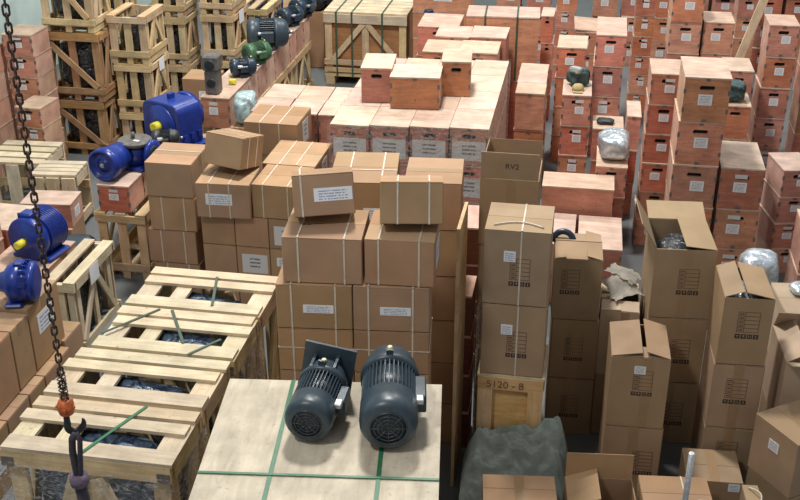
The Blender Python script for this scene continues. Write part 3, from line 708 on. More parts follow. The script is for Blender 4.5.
# --- tall carton tower on golden crate
def golden_crate():
    t = thing('panel_crate', 'golden pine crate with framed front under the white-strapped tower', 'crate', (-.27, 5.155, 0), 0)
    w, d, h = .35, .35, .765; x, y = w/2, d/2; m = 'pine_golden'
    put('inner_panel', boxmesh(w-.03, d-.03, h-.05, m), t, (0,0,.03))
    bar(t, 'rail', (-x, -y+.002, h-.045), (x, -y+.002, h-.045), .075, .022, (0,-1,0), m); bar(t, 'rail', (-x, -y+.002, .06), (x, -y+.002, .06), .08, .022, (0,-1,0), m)
    for s in (-1, 1): bar(t, 'stile', (s*(x-.04), -y+.002, .1), (s*(x-.04), -y+.002, h-.083), .08, .022, (0,-1,0), m)
    for s in (-1, 1): bar(t, 'side_rail', (s*(x-.004), -y+.02, h-.045), (s*(x-.004), y, h-.045), .075, .02, (s,0,0), m)
    put('crate_lid', boxmesh(w+.01, d+.01, .014, 'pine_pale'), t, (0,0,h-.008-.0))
    tx = text_mesh('5120 - 8', .06, 'ink_soft'); put('written_number', tx, t, (-.13, -y-.0105, h-.068), (R(90),0,0))
def text_mesh(s, size, mat, ext=.0006):
    c = bpy.data.curves.new('txt', 'FONT'); c.body = s; c.size = size; c.extrude = ext
    o = bpy.data.objects.new('txt', c); COL.objects.link(o)
    dg = bpy.context.evaluated_depsgraph_get(); me = bpy.data.meshes.new_from_object(o.evaluated_get(dg))
    bpy.data.objects.remove(o, do_unlink=True); bpy.data.curves.remove(c)
    me.materials.clear(); me.materials.append(MATS[mat]); return me
golden_crate()
for k in range(2):
    carton('tall printed carton, %s of the white-strapped tower' % ('lower', 'upper')[k], -.27-.003*k, 5.15, .775+k*.428, .335, .335, .426, 0, straps=(.06,), lab=(.06, .06, -.035, .25, 'label_blue'), table=(.02, .15, .10, .12), mat='cardboard_grey')
bm = bmesh.new(); tube(bm, [(-.125+.25*i/14, -.12+.05*math.sin(i*.22), .430) for i in range(15)], .004, 6)
put('string', mesh('string', bm, 'strap_white'), [o for o in bpy.data.objects if o.get('label', '') == 'tall printed carton, upper of the white-strapped tower'][0])
film_sheet('stretch_wrap', 'greyish film hanging down the side of the white-strapped tower', [(-.465,4.99,0),(-.46,4.985,0),(-.46,5.33,0),(-.465,5.33,0)], .05, 1.18, 'film_grey', 8)
# open carton behind tower
def open_carton(label, cx, cy, z, w, d, h, rz=0, flaps=(110,110,110,110), fl=None, mat='cardboard_grey', table=None, lab=None, tape=None, txt=None, rot=None):
    """flap angles from closed (0) to hanging (>180) for front, right, rear, left; None leaves it off"""
    t = thing('open_carton', label, 'carton', (cx, cy, z), rz, None, rot)
    e = .006; x, y = w/2, d/2
    bm = bmesh.new()
    bmbox(bm, -x, x, -y, -y+e, 0, h); bmbox(bm, -x, x, y-e, y, 0, h); bmbox(bm, -x, -x+e, -y+e, y-e, 0, h); bmbox(bm, x-e, x, -y+e, y-e, 0, h); bmbox(bm, -x+e, x-e, -y+e, y-e, 0, e)
    put('body', mesh('carton_shell', bm, mat), t)
    fl = fl or (d/2, w/2*.98, d/2, w/2*.98)
    for i, a in enumerate(flaps):
        if a is None: continue
        wd = (w, d, w, d)[i]-.006; ln = fl[i]; A = R(a)
        ang = (0, 90, 180, 270)[i]
        px, py = ((0,-y+e/2), (x-e/2,0), (0,y-e/2), (-x+e/2,0))[i]
        M = Matrix.Translation((px, py, h+.003)) @ Matrix.Rotation(R(ang), 4, 'Z') @ Matrix.Rotation(A, 4, 'X')
        bm = bmesh.new(); bmbox(bm, -wd/2, wd/2, 0, ln, -.002, .002)
        f = put('flap', mesh('flap', bm, mat), t, mat=M)
        if txt and i == txt[0]:
            tm = text_mesh(txt[1], txt[2], 'ink'); put('printed_letters', tm, f, mat=Matrix.Translation((-txt[2]*.6, ln*.4, .0024)))
    if table:
        tx, tz, tw, th_ = table
        put('printed_table', print_table(tw, th_), t, (tx, -y-.0001, tz)); put('handling_symbols', print_icons(tw*1.1), t, (tx, -y-.0001, tz-tw*.36))
    if lab: put('paper_label', boxmesh(lab[0], .0016, lab[1], lab[4]), t, (lab[2], -y-.0012, lab[3]))
    if tape:
        bm = bmesh.new(); bmbox(bm, tape-.024, tape+.024, -y-.001, -y-.0002, .0, h); put('packing_tape', mesh('tape', bm, 'tape'), t)
    return t
for k in range(3):
    carton('printed carton, %s under the open RV2 carton behind the tower' % ('lowest', 'second', 'third')[k], -.36, 5.72, k*.42, .32, .34, .418, 0, mat='cardboard_grey', tape='front')
open_carton('open carton with a raised front flap lettered RV2 behind the tower', -.365, 5.72, 1.262, .32, .34, .40, 0, flaps=(97, None, 100, 84), fl=(.16, .15, .10, .10), txt=(0, 'RV2', .045), tape=.01)
# --- right carton field
carton('printed carton, bottom of the open-flapped column before the plywood stacks', .615, 5.80, 0, .335, .40, .43, 4, mat='cardboard_grey', tape='front', table=(.03, .17, .11, .12))
carton('printed carton under the open carton before the plywood stacks', .610, 5.80, .432, .335, .40, .43, 4, mat='cardboard_grey', tape='front', table=(.03, .17, .11, .12))
open_carton('open printed carton with four splayed flaps holding a dark machine', .605, 5.80, .865, .335, .40, .43, 5, flaps=(None, 6, 163, 122), fl=(.15, .17, .16, .17), tape=.01, table=(.03, .19, .11, .12))
lump('machine_part', 'dark machine part packed inside the open splayed-flap carton', 'machine', (.605, 5.80, .875), .27, .33, .38, 'wrapped_dark', 5)
for k in range(2):
    carton('printed carton, %s of the column under the half-open carton' % ('bottom', 'second up')[k], .925, 5.40, k*.412, .265, .36, .41, 2, mat='cardboard_grey', tape='front', table=(.0, .2, .11, .12))
open_carton('half-open printed carton with silver film inside and pale flap', .92, 5.40, .826, .255, .36, .40, 3, flaps=(None, 12, None, 20), fl=(.1, .145, .1, .10), tape=None, table=(.01, .2, .11, .12))
lump('film_bundle', 'crumpled silver film inside the half-open carton', 'plastic wrap', (.92, 5.40, .836), .23, .32, .36, 'foil', 3)
for k in range(2):
    carton('dim printed carton, %s of the column under the carton with blue hose' % ('bottom', 'second up')[k], .045, 5.76, k*.40, .27, .34, .398, 3, mat='cardboard_grey', tape='front', table=(.0, .16, .10, .12))
open_carton('half-open carton with dark coiled hose sticking out, beside white-strapped tower', .035, 5.76, .802, .27, .34, .385, 3, flaps=(12, 14, 10, 10), fl=(.16, .09, .16, .06), table=(-.04, .2, .10, .12))
def hose():
    bm = bmesh.new(); tube(bm, [(.06*math.cos(t*.35), .02*math.sin(t*.35), .06*math.sin(t*.35)) for t in range(10)], .018, 8)
    tag(put('hose', mesh('hose', bm, 'navy_paint'), None, (-.055, 5.80, 1.19)), 'dark coiled hose sticking up out of the half-open carton', 'hose')
hose()
open_carton('dusty carton with torn grey flaps, wedged between the two printed columns', .300, 5.80, .43, .22, .36, .43, 0, flaps=(8, None, 4, 4), fl=(.10, .1, .15, .11), mat='cardboard_worn', tape=.03)
carton('plain carton supporting the dusty torn carton', .300, 5.80, 0, .22, .36, .428, 0, mat='cardboard_grey')
def torn_sheet(label, loc, s, rot, mat='dusty_board'):
    bm = bmesh.new(); N = 10; rnd = random.Random(len(label))
    g = [[None]*(N+1) for _ in range(N+1)]
    for i in range(N+1):
        for j in range(N+1):
            x = (i/N-.5)*s[0]; y = (j/N-.5)*s[1]
            if j in (0, N): y += rnd.uniform(-.015,.015)
            if i in (0, N): x += rnd.uniform(-.015,.015)
            g[i][j] = bm.verts.new((x, y, .015*math.sin(x*22+1)+.012*math.sin(y*30)+rnd.uniform(-.003,.003)))
    for i in range(N):
        for j in range(N): bm.faces.new((g[i][j], g[i+1][j], g[i+1][j+1], g[i][j+1]))
    r = bmesh.ops.solidify(bm, geom=bm.faces[:], thickness=.004)
    tag(put('torn_sheet', mesh('torn_sheet', bm, mat), None, loc, rot), label, 'paper')
torn_sheet('torn grey packing paper lying on the dusty carton', (.31, 5.82, .918), (.2, .2), (R(10), R(6), R(30)))
torn_sheet('torn pale board lying on the grey paper over the dusty carton', (.31, 5.92, .955), (.2, .1), (R(-8), R(12), R(-35)))
# front printed column
carton('printed carton under the caved-in carton, before the printed columns', .405, 5.27, 0, .315, .34, .44, 2, mat='cardboard_grey', tape='front', table=(.06, .16, .11, .12))
open_carton('printed carton with caved-in top flaps and white label', .40, 5.28, .442, .31, .36, .44, 2, flaps=(7, 16, None, 10), fl=(.09, .13, .17, .16), tape=.04, table=(.02, .24, .10, .12), lab=(.06, .05, -.0, .34, 'label_paper'))
# right edge cartons
carton('carton under the pale-topped carton beside the half-open carton', 1.42, 6.05, 0, .36, .36, .42, 5, mat='cardboard_grey')
carton('pale-topped carton with film scraps, behind the ragged open carton', 1.42, 6.05, .422, .38, .38, .40, 6, mat='cardboard_worn')
lump('film_scrap', 'scrap of clear film lying on the pale-topped carton', 'plastic wrap', (1.40, 6.12, .826), .2, .14, .05, 'foil', 15)
lump('film_bundle', 'crumpled film bundle beside the pale-topped carton', 'plastic wrap', (1.22, 6.75, .50), .26, .26, .26, 'foil', 0); carton('carton carrying the crumpled film bundle', 1.22, 6.75, 0, .30, .30, .495, 0, mat='cardboard_grey')
carton('carton under the ragged open carton at the edge of the aisle', 1.345, 5.46, 0, .36, .40, .42, 3, mat='cardboard_grey', table=(.04, .2, .1, .1))
open_carton('ragged open carton with grey dusty inside at the aisle edge', 1.34, 5.46, .422, .36, .40, .42, 3, flaps=(160, None, 60, 30), fl=(.1, .1, .14, .12), mat='cardboard_worn', lab=(.06,.06,-.02,.3,'label_paper'), table=(-.0,.12,.1,.1))
carton('angled carton with white sticker and printed symbols, before the ragged carton', 1.225, 4.955, .34, .31, .31, .34, -55, mat='cardboard_grey', lab=(.07, .06, -.0, .2, 'label_paper'), tape='top', table=None)
carton('carton under the angled carton with white sticker', 1.235, 4.955, 0, .31, .31, .338, -55, mat='cardboard_grey')
carton('narrow standing carton before the angled carton', 1.0, 4.62, 0, .08, .26, .40, 4, mat='cardboard_grey')
# near bottom cartons
carton('flat carton with centre tape before the grey tarpaulin', -.17, 4.49, 0, .37, .22, .42, 7, mat='cardboard', tape='front')
open_carton('open carton with one tall brown flap standing up, before the printed column', .24, 4.60, 0, .35, .25, .36, 6, flaps=(None, None, 92, 20), fl=(.1, .1, .15, .17), mat='cardboard', tape=None)
carton('carton tied with white string, beside the galvanised pipe', .62, 4.64, 0, .35, .28, .38, 6, straps=(.12,), xstraps=(-.3,), mat='cardboard', name='cardboard_box')
carton('dark taped carton behind the string-tied carton', .835, 5.02, 0, .29, .28, .30, 3, mat='cardboard_grey', tape='front', lab=(.06, .05, .1, .24, 'label_blue'))
def pipe():
    bm = bmesh.new(); lathe(bm, [(0,.010),(0,.015),(.80,.015),(.80,.010)], 20)
    tag(put('steel_pipe', mesh('pipe', bm, 'zinc'), None, (.64, 4.46, .0), (R(90)+R(3), 0, R(-6))), 'galvanised steel pipe standing against the string-tied carton', 'pipe')
pipe()
def tarpaulin():
    bm = bmesh.new(); NX, NY = 70, 50; g = []
    W0, D0 = .58, .25
    for i in range(NX+1):
        r_ = []
        for j in range(NY+1):
            u = i/NX; v = j/NY
            x = (u-.5)*W0; y = (v-.5)*D0
            ridge = .42+.09*u+.04*math.exp(-((u-.82)/.14)**2)+.012*math.sin(u*9)
            prof = .25+.75*min(1, v/.75)**.75
            edge = min(1, (u+.03)/.16)**.4*min(1, (1.03-u)/.14)**.4
            z = ridge*prof*edge
            fold = .016*math.sin(9*u+16*v)+.012*math.sin(23*u-19*v+1)+.010*math.sin(33*v+14*u)+.006*math.sin(61*u+37*v)
            z += fold*edge
            r_.append(bm.verts.new((x, y+.012*math.sin(u*17), max(.006, z))))
        g.append(r_)
    for i in range(NX):
        for j in range(NY): bm.faces.new((g[i][j], g[i+1][j], g[i+1][j+1], g[i][j+1])).smooth = True
    ring = [g[i][0] for i in range(NX+1)]; low = [bm.verts.new((v.co.x, v.co.y-.012, 0.002)) for v in ring]
    for i in range(NX): bm.faces.new((ring[i+1], ring[i], low[i], low[i+1])).smooth = True
    o = put('tarpaulin', mesh('tarpaulin', bm, 'tarp'), None, (-.215, 4.825, 0), (0,0,R(1)))
    tag(o, 'crumpled grey-green tarpaulin heaped before the golden pine crate', 'tarpaulin')
tarpaulin()
def string(parent, pts, r_=.0045):
    bm = bmesh.new(); tube(bm, pts, r_, 6); put('string', mesh('string', bm, 'strap_white'), parent)
c_tied = [o for o in bpy.data.objects if o.get('label', '').startswith('carton tied with white string')][0]
string(c_tied, [(-.03+.2*i/12, -.09-.02*math.sin(i*.5), .384+.02*math.sin(i*math.pi/12)) for i in range(13)])
c_nar = [o for o in bpy.data.objects if o.get('label', '').startswith('narrow standing carton')][0]
string(c_nar, [(-.02+.05*math.sin(i*.3), -.1+.02*i, .405+.03*math.sin(i*math.pi/10)) for i in range(11)])
# ------------------------------------------------------------------ motors
def motor(label, loc, rz, Ln, rad, paint, flange=None, box=1, name='electric_motor', plug=True, feet=True, rot=None):
    """axis along local +Y, fan end at y=0; z=0 is the support"""
    t = thing(name, label, 'motor', loc, rz, None, rot)
    zc = rad*1.04
    T = Matrix.Translation((0, 0, zc))
    a, b = Ln*.30, Ln*.66
    bm = bmesh.new(); lathe(bm, [(0, rad*.45), (0, rad*.74), (Ln*.02, rad*.9), (Ln*.06, rad*.985), (Ln*.1, rad), (a, rad), (a, rad*.9)], 40, T)
    cw = put('fan_cowl', mesh('fan_cowl', bm, paint), t)
    bm = bmesh.new(); lathe(bm, [(-.002, rad*.02), (-.002, rad*.64), (.004, rad*.64)], 32, T)
    put('grille_back', mesh('grille', bm, 'charcoal'), cw)
    bm = bmesh.new()
    for q in (.2, .34, .48, .62):
        tube(bm, [(rad*q*math.cos(k*math.pi/12), -.004, zc+rad*q*math.sin(k*math.pi/12)) for k in range(24)], rad*.018, 5, closed=True)
    for k in range(8):
        c, s = math.cos(k*math.pi/4), math.sin(k*math.pi/4)
        tube(bm, [(rad*.1*c, -.004, zc+rad*.1*s), (rad*.63*c, -.004, zc+rad*.63*s)], rad*.02, 5)
    put('grille', mesh('grille', bm, paint), cw)
    bm = bmesh.new(); lathe(bm, [(a*.95, rad*.84), (b, rad*.84)], 40, T); st = put('stator', mesh('stator', bm, paint), t)
    bm = bmesh.new()
    for k in range(40):
        th = 2*math.pi*k/40
        bmbox(bm, -rad*.018, rad*.018, a+.002, b, rad*.82, rad*.985, 0, T @ Matrix.Rotation(th, 4, 'Y'))
    put('cooling_fins', mesh('fins', bm, paint), st)
    bm = bmesh.new(); lathe(bm, [(b-.004, rad*.8), (b-.004, rad*1.04), (b+Ln*.05, rad*1.06), (b+Ln*.09, rad*.98), (Ln*.84, rad*.95), (Ln*.92, rad*.84), (Ln*.97, rad*.64), (Ln, rad*.4)], 40, T)
    hs = put('end_housing', mesh('housing', bm, paint), t)
    bm = bmesh.new(); lathe(bm, [(Ln, rad*.13), (Ln*1.12, rad*.13)], 16, T); put('shaft', mesh('shaft', bm, 'steel'), t)
    if flange == 'square':
        bm = bmesh.new(); s = rad*1.12
        bmbox(bm, -s, s, Ln*.955, Ln*.985, -s, s, 0, Matrix.Translation((0,0,zc+rad*.26)) @ Matrix.Rotation(R(9), 4, 'Y'))
        for sx in (-1, 1): bmbox(bm, sx*rad*.5-.006, sx*rad*.5+.006, b+.02, Ln*.96, -rad*.2, rad*.95, 0, T)
        put('flange', mesh('flange', bm, paint), t)
    if box:
        bm = bmesh.new(); bmbox(bm, 0, rad*.42, a+Ln*.02, b-Ln*.04, -rad*.35, rad*.35, 0, T @ Matrix.Translation((box*rad*.86 if box > 0 else -rad*1.28, 0, 0)))
        tb = put('terminal_box', mesh('terminal_box', bm, paint, .006), t)
        bm = bmesh.new(); bmbox(bm, -.016, .016, a-.022, a+.022, -.002, .022, 0, Matrix.Translation((box*rad*1.05, 0, zc+rad*.18)))
        put('cable_gland', mesh('gland', bm, 'zinc', .004), tb)
    if plug:
        bm = bmesh.new(); lathe(bm, [(0, .014), (.008, .014), (.014, .009)], 12, Matrix.Translation((0, Ln*.80, zc+rad*.97)) @ Matrix.Rotation(R(90), 4, 'X')); put('vent_plug', mesh('plug', bm, 'brass'), t)
        put('lifting_eye', boxmesh(.03, .014, .026, paint), t, (0, b+.02, zc+rad*1.0))
    if feet:
        for s in (-1, 1): put('foot', boxmesh(rad*.36, b-a, rad*.3, paint), t, (s*rad*.55, (a+b)/2, 0))
    return t
motor('slate electric motor with square flange on the plank crate', (-1.012, 3.575, 1.2535), 0, .40, .102, 'slate_paint', flange='square')
motor('slate electric motor with domed end on the plank crate', (-.672, 3.575, 1.2535), 9.5, .52, .121, 'slate_paint')
# motors on the long plywood row
ZT = .522+.29
def valve():
    t = thing('gear_unit', 'dark iron upright gear unit at the aisle end of the motor row', 'machine', (-3.31, 9.14, ZT))
    bm = bmesh.new(); bmbox(bm, -.062, .062, -.07, .07, 0, .22); put('housing', mesh('h', bm, 'cast_iron', .015), t)
    bm = bmesh.new(); bmbox(bm, -.075, .075, -.08, .08, .22, .36); put('head', mesh('h', bm, 'cast_iron', .015), t)
    bm = bmesh.new(); lathe(bm, [(-.085, .03), (-.085, .045), (-.07, .05)], 16, Matrix.Translation((0,0,.28))); put('cover', mesh('c', bm, 'charcoal'), t)
    bm = bmesh.new(); lathe(bm, [(-.075, .03), (-.075, .042), (-.06, .046)], 16, Matrix.Translation((0,0,.11))); put('cover', mesh('c', bm, 'charcoal'), t)
valve()
motor('small navy motor with yellow tag beside the dark gear unit', (-3.30, 9.62, ZT), -62, .24, .085, 'navy_paint', name='electric_motor')
lump('plastic_tag', 'yellow plastic tag lying by the small navy motor', 'tag', (-3.22, 9.40, ZT+.001), .07, .05, .05, 'yellow_plastic')
motor('green-cowled motor on the row next to the large slate motor', (-3.27, 10.0, ZT), -40, .27, .10, 'green_paint')
motor('large slate motor lying along the plywood row', (-3.42, 10.55, ZT), -72, .42, .15, 'slate_paint')
motor('dark slate motor beyond the large slate motor', (-3.30, 11.38, ZT), -30, .30, .10, 'navy_paint')
motor('dark slate motor last on the plywood row', (-3.24, 11.75, ZT), -20, .32, .11, 'navy_paint')
carton('small brown carton standing on the motor row', -3.27, 11.15, ZT, .15, .14, .10, 4)
carton('brown carton with white label beside the upright gear unit', -3.76, 10.1, 0, .34, .32, .66, 2, lab=(.11, .09, .05, .45, 'label_paper'))
panel('leaning_board', 'pale board leaning upright behind the motor row', (-3.50, 12.1, 0.0), (-3.52, 12.6, 1.35), .09, .022, (0,-1,.3), 'pine')
# stacked black motors far behind the row
for i, (x, y) in enumerate(((-3.5, 12.9), (-3.25, 12.75), (-3.3, 13.3))):
    carton('plain carton carrying a black motor %s' % ['by the leaning board', 'beside the strapped crate', 'at the back of the row'][i], x, y, 0, .24, .3, .68, 0)
    motor('black motor %s, standing on a carton' % ['by the leaning board', 'beside the strapped crate', 'at the back of the row'][i], (x, y-.13, .682), -20, .3, .11, 'charcoal', plug=False)
def drum(label, loc, r_=.2, h=.85):
    t = thing('plastic_drum', label, 'drum', loc)
    bm = bmesh.new(); lathe(bm, [(0, r_*.9), (.02, r_), (h*.32, r_), (h*.34, r_*1.03), (h*.36, r_), (h*.64, r_), (h*.66, r_*1.03), (h*.68, r_), (h*.96, r_), (h, r_*.92)], 32, Matrix.Rotation(R(90), 4, 'X'))
    put('body', mesh('drum', bm, 'blue_paint'), t); bm = bmesh.new(); lathe(bm, [(h-.002, r_*.8), (h+.02, r_*.8)], 32, Matrix.Rotation(R(90), 4, 'X')); put('lid', mesh('dl', bm, 'charcoal'), t)
drum('blue plastic drum behind the pale leaning board', (-3.95, 13.4, 0), .22, .95)
drum('slim blue plastic drum between stacks behind the grey-lidded boxes', (-1.70, 11.5, 0), .06, 1.03)
# blue gear units --------------------------------------------------
def reducer(label, loc, rz, s, cap='yellow_plastic'):
    """helical reducer: housing with arched top, round front face, shaft along -Y"""
    t = thing('gear_reducer', label, 'gear reducer', loc, rz)
    bm = bmesh.new(); prof = []
    for k in range(17):
        a = math.pi*k/16; ca, sa = math.cos(a), math.sin(a); prof.append((.5*s*math.copysign(abs(ca)**.5, ca), .62*s+.34*s*abs(sa)**.5))
    prof = [(.5*s, .1*s)]+prof+[(-.5*s, .1*s)]
    v0 = [bm.verts.new((x, -.28*s, z)) for x, z in prof]; v1 = [bm.verts.new((x, .36*s, z)) for x, z in prof]
    bm.faces.new(v0[::-1]); bm.faces.new(v1)
    for i in range(len(prof)):
        j = (i+1) % len(prof); bm.faces.new((v0[i], v0[j], v1[j], v1[i]))
    put('housing', mesh('housing', bm, 'blue_paint', .02*s), t)
    bm = bmesh.new(); lathe(bm, [(-.36*s, .12*s), (-.36*s, .2*s), (-.32*s, .22*s), (-.32*s, .38*s), (-.27*s, .41*s)], 36, Matrix.Translation((0,0,.5*s))); put('bearing_cover', mesh('cover', bm, 'blue_paint'), t)
    bm = bmesh.new(); lathe(bm, [(-.5*s, .06*s), (-.5*s, .095*s), (-.3*s, .095*s)], 20, Matrix.Translation((0,0,.5*s))); put('output_shaft', mesh('shaft', bm, cap), t)
    bm = bmesh.new(); bmbox(bm, -.62*s, .62*s, -.34*s, .42*s, 0, .1*s); put('foot_plate', mesh('feet', bm, 'blue_paint', .015*s), t)
    for i in range(3): put('rib', boxmesh(.07*s, .1*s, .12*s, 'blue_paint'), t, (.515*s, -.16*s+i*.2*s, .22*s))
    bm = bmesh.new(); lathe(bm, [(.35*s, .42*s), (.5*s, .42*s), (.5*s, .3*s)], 32, Matrix.Translation((0,0,.56*s))); put('motor_flange', mesh('mf', bm, 'blue_paint'), t)
    put('lifting_lug', boxmesh(.08*s, .14*s, .1*s, 'blue_paint'), t, (0, .05*s, .96*s))
    return t
def worm(label, loc, rz, s):
    t = thing('worm_reducer', label, 'gear reducer', loc, rz)
    z = .42*s
    bm = bmesh.new(); lathe(bm, [(-.62*s, .05*s), (-.6*s, .14*s), (-.55*s, .16*s), (-.53*s, .3*s), (-.62*s, .34*s), (-.66*s, .37*s), (-.62*s, .42*s), (-.4*s, .42*s), (-.34*s, .38*s), (-.1*s, .36*s), (.2*s, .34*s)], 40, Matrix.Translation((0,0,z))); put('input_bell', mesh('bell', bm, 'blue_paint'), t)
    bm = bmesh.new(); lathe(bm, [(-.64*s, .02*s), (-.64*s, .06*s), (-.6*s, .07*s)], 16, Matrix.Translation((0,0,z))); put('bore', mesh('bore', bm, 'steel'), t)
    bm = bmesh.new(); lathe(bm, [(0, .3*s), (.5*s, .34*s)], 36, Matrix.Translation((.2*s, .55*s, z-.28*s)) @ Matrix.Rotation(R(90), 4, 'X')); put('housing', mesh('wh', bm, 'blue_paint'), t)
    bm = bmesh.new(); lathe(bm, [(0, .42*s), (.08*s, .44*s), (.1*s, .42*s)], 36, Matrix.Translation((.2*s, .55*s, z+.22*s)) @ Matrix.Rotation(R(90), 4, 'X')); fl = put('top_flange', mesh('tf', bm, 'cast_iron'), t)
    put('paper_label', boxmesh(.16*s, .1*s, .004, 'paper_blank'), fl, (.32*s, .45*s, z+.325*s))
    bm = bmesh.new(); lathe(bm, [(0, .05*s), (.16*s, .05*s)], 12, Matrix.Translation((.12*s, .6*s, z+.32*s)) @ Matrix.Rotation(R(90), 4, 'X')); put('bolt', mesh('b', bm, 'cast_iron'), fl)
    bm = bmesh.new(); lathe(bm, [(0, .16*s), (.0, .34*s), (.1*s, .34*s), (.12*s, .24*s)], 32, Matrix.Translation((.72*s, .6*s, z)) @ Matrix.Rotation(R(90), 4, 'Z')); put('side_flange', mesh('sf', bm, 'blue_paint'), t)
    bm = bmesh.new(); lathe(bm, [(-.002, .1*s), (-.002, .2*s), (.02, .2*s)], 24, Matrix.Translation((.725*s, .6*s, z)) @ Matrix.Rotation(R(90), 4, 'Z')); put('side_bore', mesh('sb', bm, 'charcoal'), t)
    bm = bmesh.new(); bmbox(bm, -.2*s, .6*s, .2*s, .95*s, 0, .1*s); put('foot_plate', mesh('fp', bm, 'blue_paint', .02*s), t)
    return t
worm('blue worm reducer with round bell end on the pink boxes', (-3.46, 7.30, .768), -12, .30)
reducer('large blue gear reducer with yellow-capped shaft behind the black motor', (-3.47, 8.46, .56), -24, .43)
crate('low pale crate carrying the large blue gear reducer', -3.75, -3.12, 8.14, 8.76, 0, .54, 'pine', diag='', top=4, base=False, content=None)
carton('carton on the aisle carrying the black motor', -3.36, 8.02, 0, .36, .18, .70, 0)
motor('black motor with steel shaft between the two blue gear units', (-3.46, 8.0, .702), -72, .22, .075, 'charcoal', plug=False)
lump('film_bundle', 'crumpled pale cyan film heaped behind the blue reducer', 'plastic wrap', (-2.96, 8.95, .62), .2, .3, .28, 'cyan_film', 10)
carton('carton under the cyan film bundle behind the blue reducer', -2.96, 8.95, 0, .22, .30, .615, 0, straps=(-.2,.2))
# left edge ---------------------------------------------------------
stack('the six-high column by the teal wall', -5.24, -4.95, 9.02, .33, .2, 6, z0=.1, clips=5)
put('pallet_board', boxmesh(.32, .34, .095, 'pine_brown'), None, (-5.095, 9.185, 0)); tag(bpy.data.objects['pallet_board'], 'brown pallet block under the six-high plywood column', 'pallet')
stack('the tilted four-high column before the brown crates', -5.02, -4.77, 8.66, .32, .185, 4, rz=-4, clips=5)
stack('the dark column behind the chain by the teal wall', -5.60, -5.28, 8.7, .4, .24, 5, clips=1, lab=None)
# low pallets
def pallet_crate(label, x0, x1, y0, y1, z1, rz, tilt=0):
    w, d = x1-x0, y1-y0; x, y = w/2, d/2; m = 'pine_pale'
    t = thing('slatted_pallet', label, 'pallet', ((x0+x1)/2, (y0+y1)/2, 0), 0, None, (R(tilt), 0, R(rz)))
    n = 4
    for i in range(n): bar(t, 'top_slat', (-x, -y+.06+(d-.12)*i/(n-1), z1), (x, -y+.06+(d-.12)*i/(n-1), z1), d/n*.78, .02, (0,0,1), m)
    for s in (-1, 1):
        for i in range(3):
            px = -x+.06+(w-.12)*i/2; bar(t, 'post', (px, s*(y-.01), 0), (px, s*(y-.01), z1-.012), .11, .022, (0,s,0), m)
        bar(t, 'rail', (-x, s*(y-.034), z1*.62), (x, s*(y-.034), z1*.62), .07, .022, (0,s,0), 'pine'); bar(t, 'rail', (-x, s*(y-.034), .06), (x, s*(y-.034), .06), .07, .022, (0,s,0), 'pine')
        bar(t, 'side_rail', (s*(x-.011), -y+.05, z1-.06), (s*(x-.011), y-.05, z1-.06), .08, .02, (s,0,0), m); bar(t, 'side_rail', (s*(x-.011), -y+.05, .1), (s*(x-.011), y-.05, .1), .08, .02, (s,0,0), m)
pallet_crate('pale slatted pallet frame with long boards behind the chain', -5.05, -4.53, 8.02, 8.55, .46, 4)
pallet_crate('short pale slatted pallet frame beside the long brown box', -4.46, -4.08, 7.72, 8.08, .50, 6)
# boxes around the finned blue motor
carton('support carton under the long brown box', -4.12, 7.4, 0, .40, .3, .26, 6); 
b = plybox('long brown plywood box with end label beside the finned blue motor', -4.12, 7.42, .262, .40, .26, .2, 6, hole=False, lab=None, clips=1)
put('paper_label', boxmesh(.11, .0016, .08, 'label_paper'), b, (.202, 0, .05), (0,0,R(90)))
stack('the pair under the finned blue motor', -3.92, -3.50, 5.92, .62, .275, 2, hole=False, lab=None, clips=5)
stack('the pair with hand hole beside the finned blue motor', -4.34, -3.95, 6.5, .42, .31, 2, clips=5)
stack('the tall pair behind the hanging chain', -4.36, -3.98, 6.02, .40, .60, 2, clips=5, lab=None, hole=False)
def finned(label, loc, rz, s):
    t = thing('finned_motor', label, 'motor', loc, rz)
    M = Matrix.Translation((0,0,.52*s))
    bm = bmesh.new(); lathe(bm, [(-.42*s,.1*s), (-.42*s,.2*s), (-.36*s,.22*s), (-.36*s,.46*s), (-.3*s,.5*s), (-.18*s,.5*s), (-.14*s,.44*s), (.5*s,.44*s), (.56*s,.4*s)], 40, M); put('housing', mesh('fh', bm, 'blue_paint'), t)
    bm = bmesh.new()
    for k in range(9): lathe(bm, [(-.06*s+k*.065*s, .43*s), (-.06*s+k*.065*s, .51*s), (-.035*s+k*.065*s, .51*s), (-.035*s+k*.065*s, .43*s)], 36, M, cap=False)
    put('cooling_fins', mesh('ff', bm, 'blue_paint'), t)
    bm = bmesh.new(); lathe(bm, [(-.68*s,.05*s), (-.68*s,.085*s), (-.4*s,.085*s)], 20, M); put('output_shaft', mesh('fs', bm, 'yellow_plastic'), t)
    bm = bmesh.new(); bmbox(bm, -.5*s, .5*s, -.28*s, .5*s, 0, .1*s); put('foot_plate', mesh('fp', bm, 'blue_paint', .01), t)
    put('terminal_box', boxmesh(.3*s, .3*s, .12*s, 'blue_paint', .01), t, (-.05*s, -.1*s, .98*s)); put('lifting_eye', boxmesh(.1*s, .06*s, .14*s, 'blue_paint', .008), t, (-.18*s, -.22*s, .96*s))
finned('finned blue motor with yellow-capped shaft behind the chain', (-3.645, 6.29, .552), -10, .31)
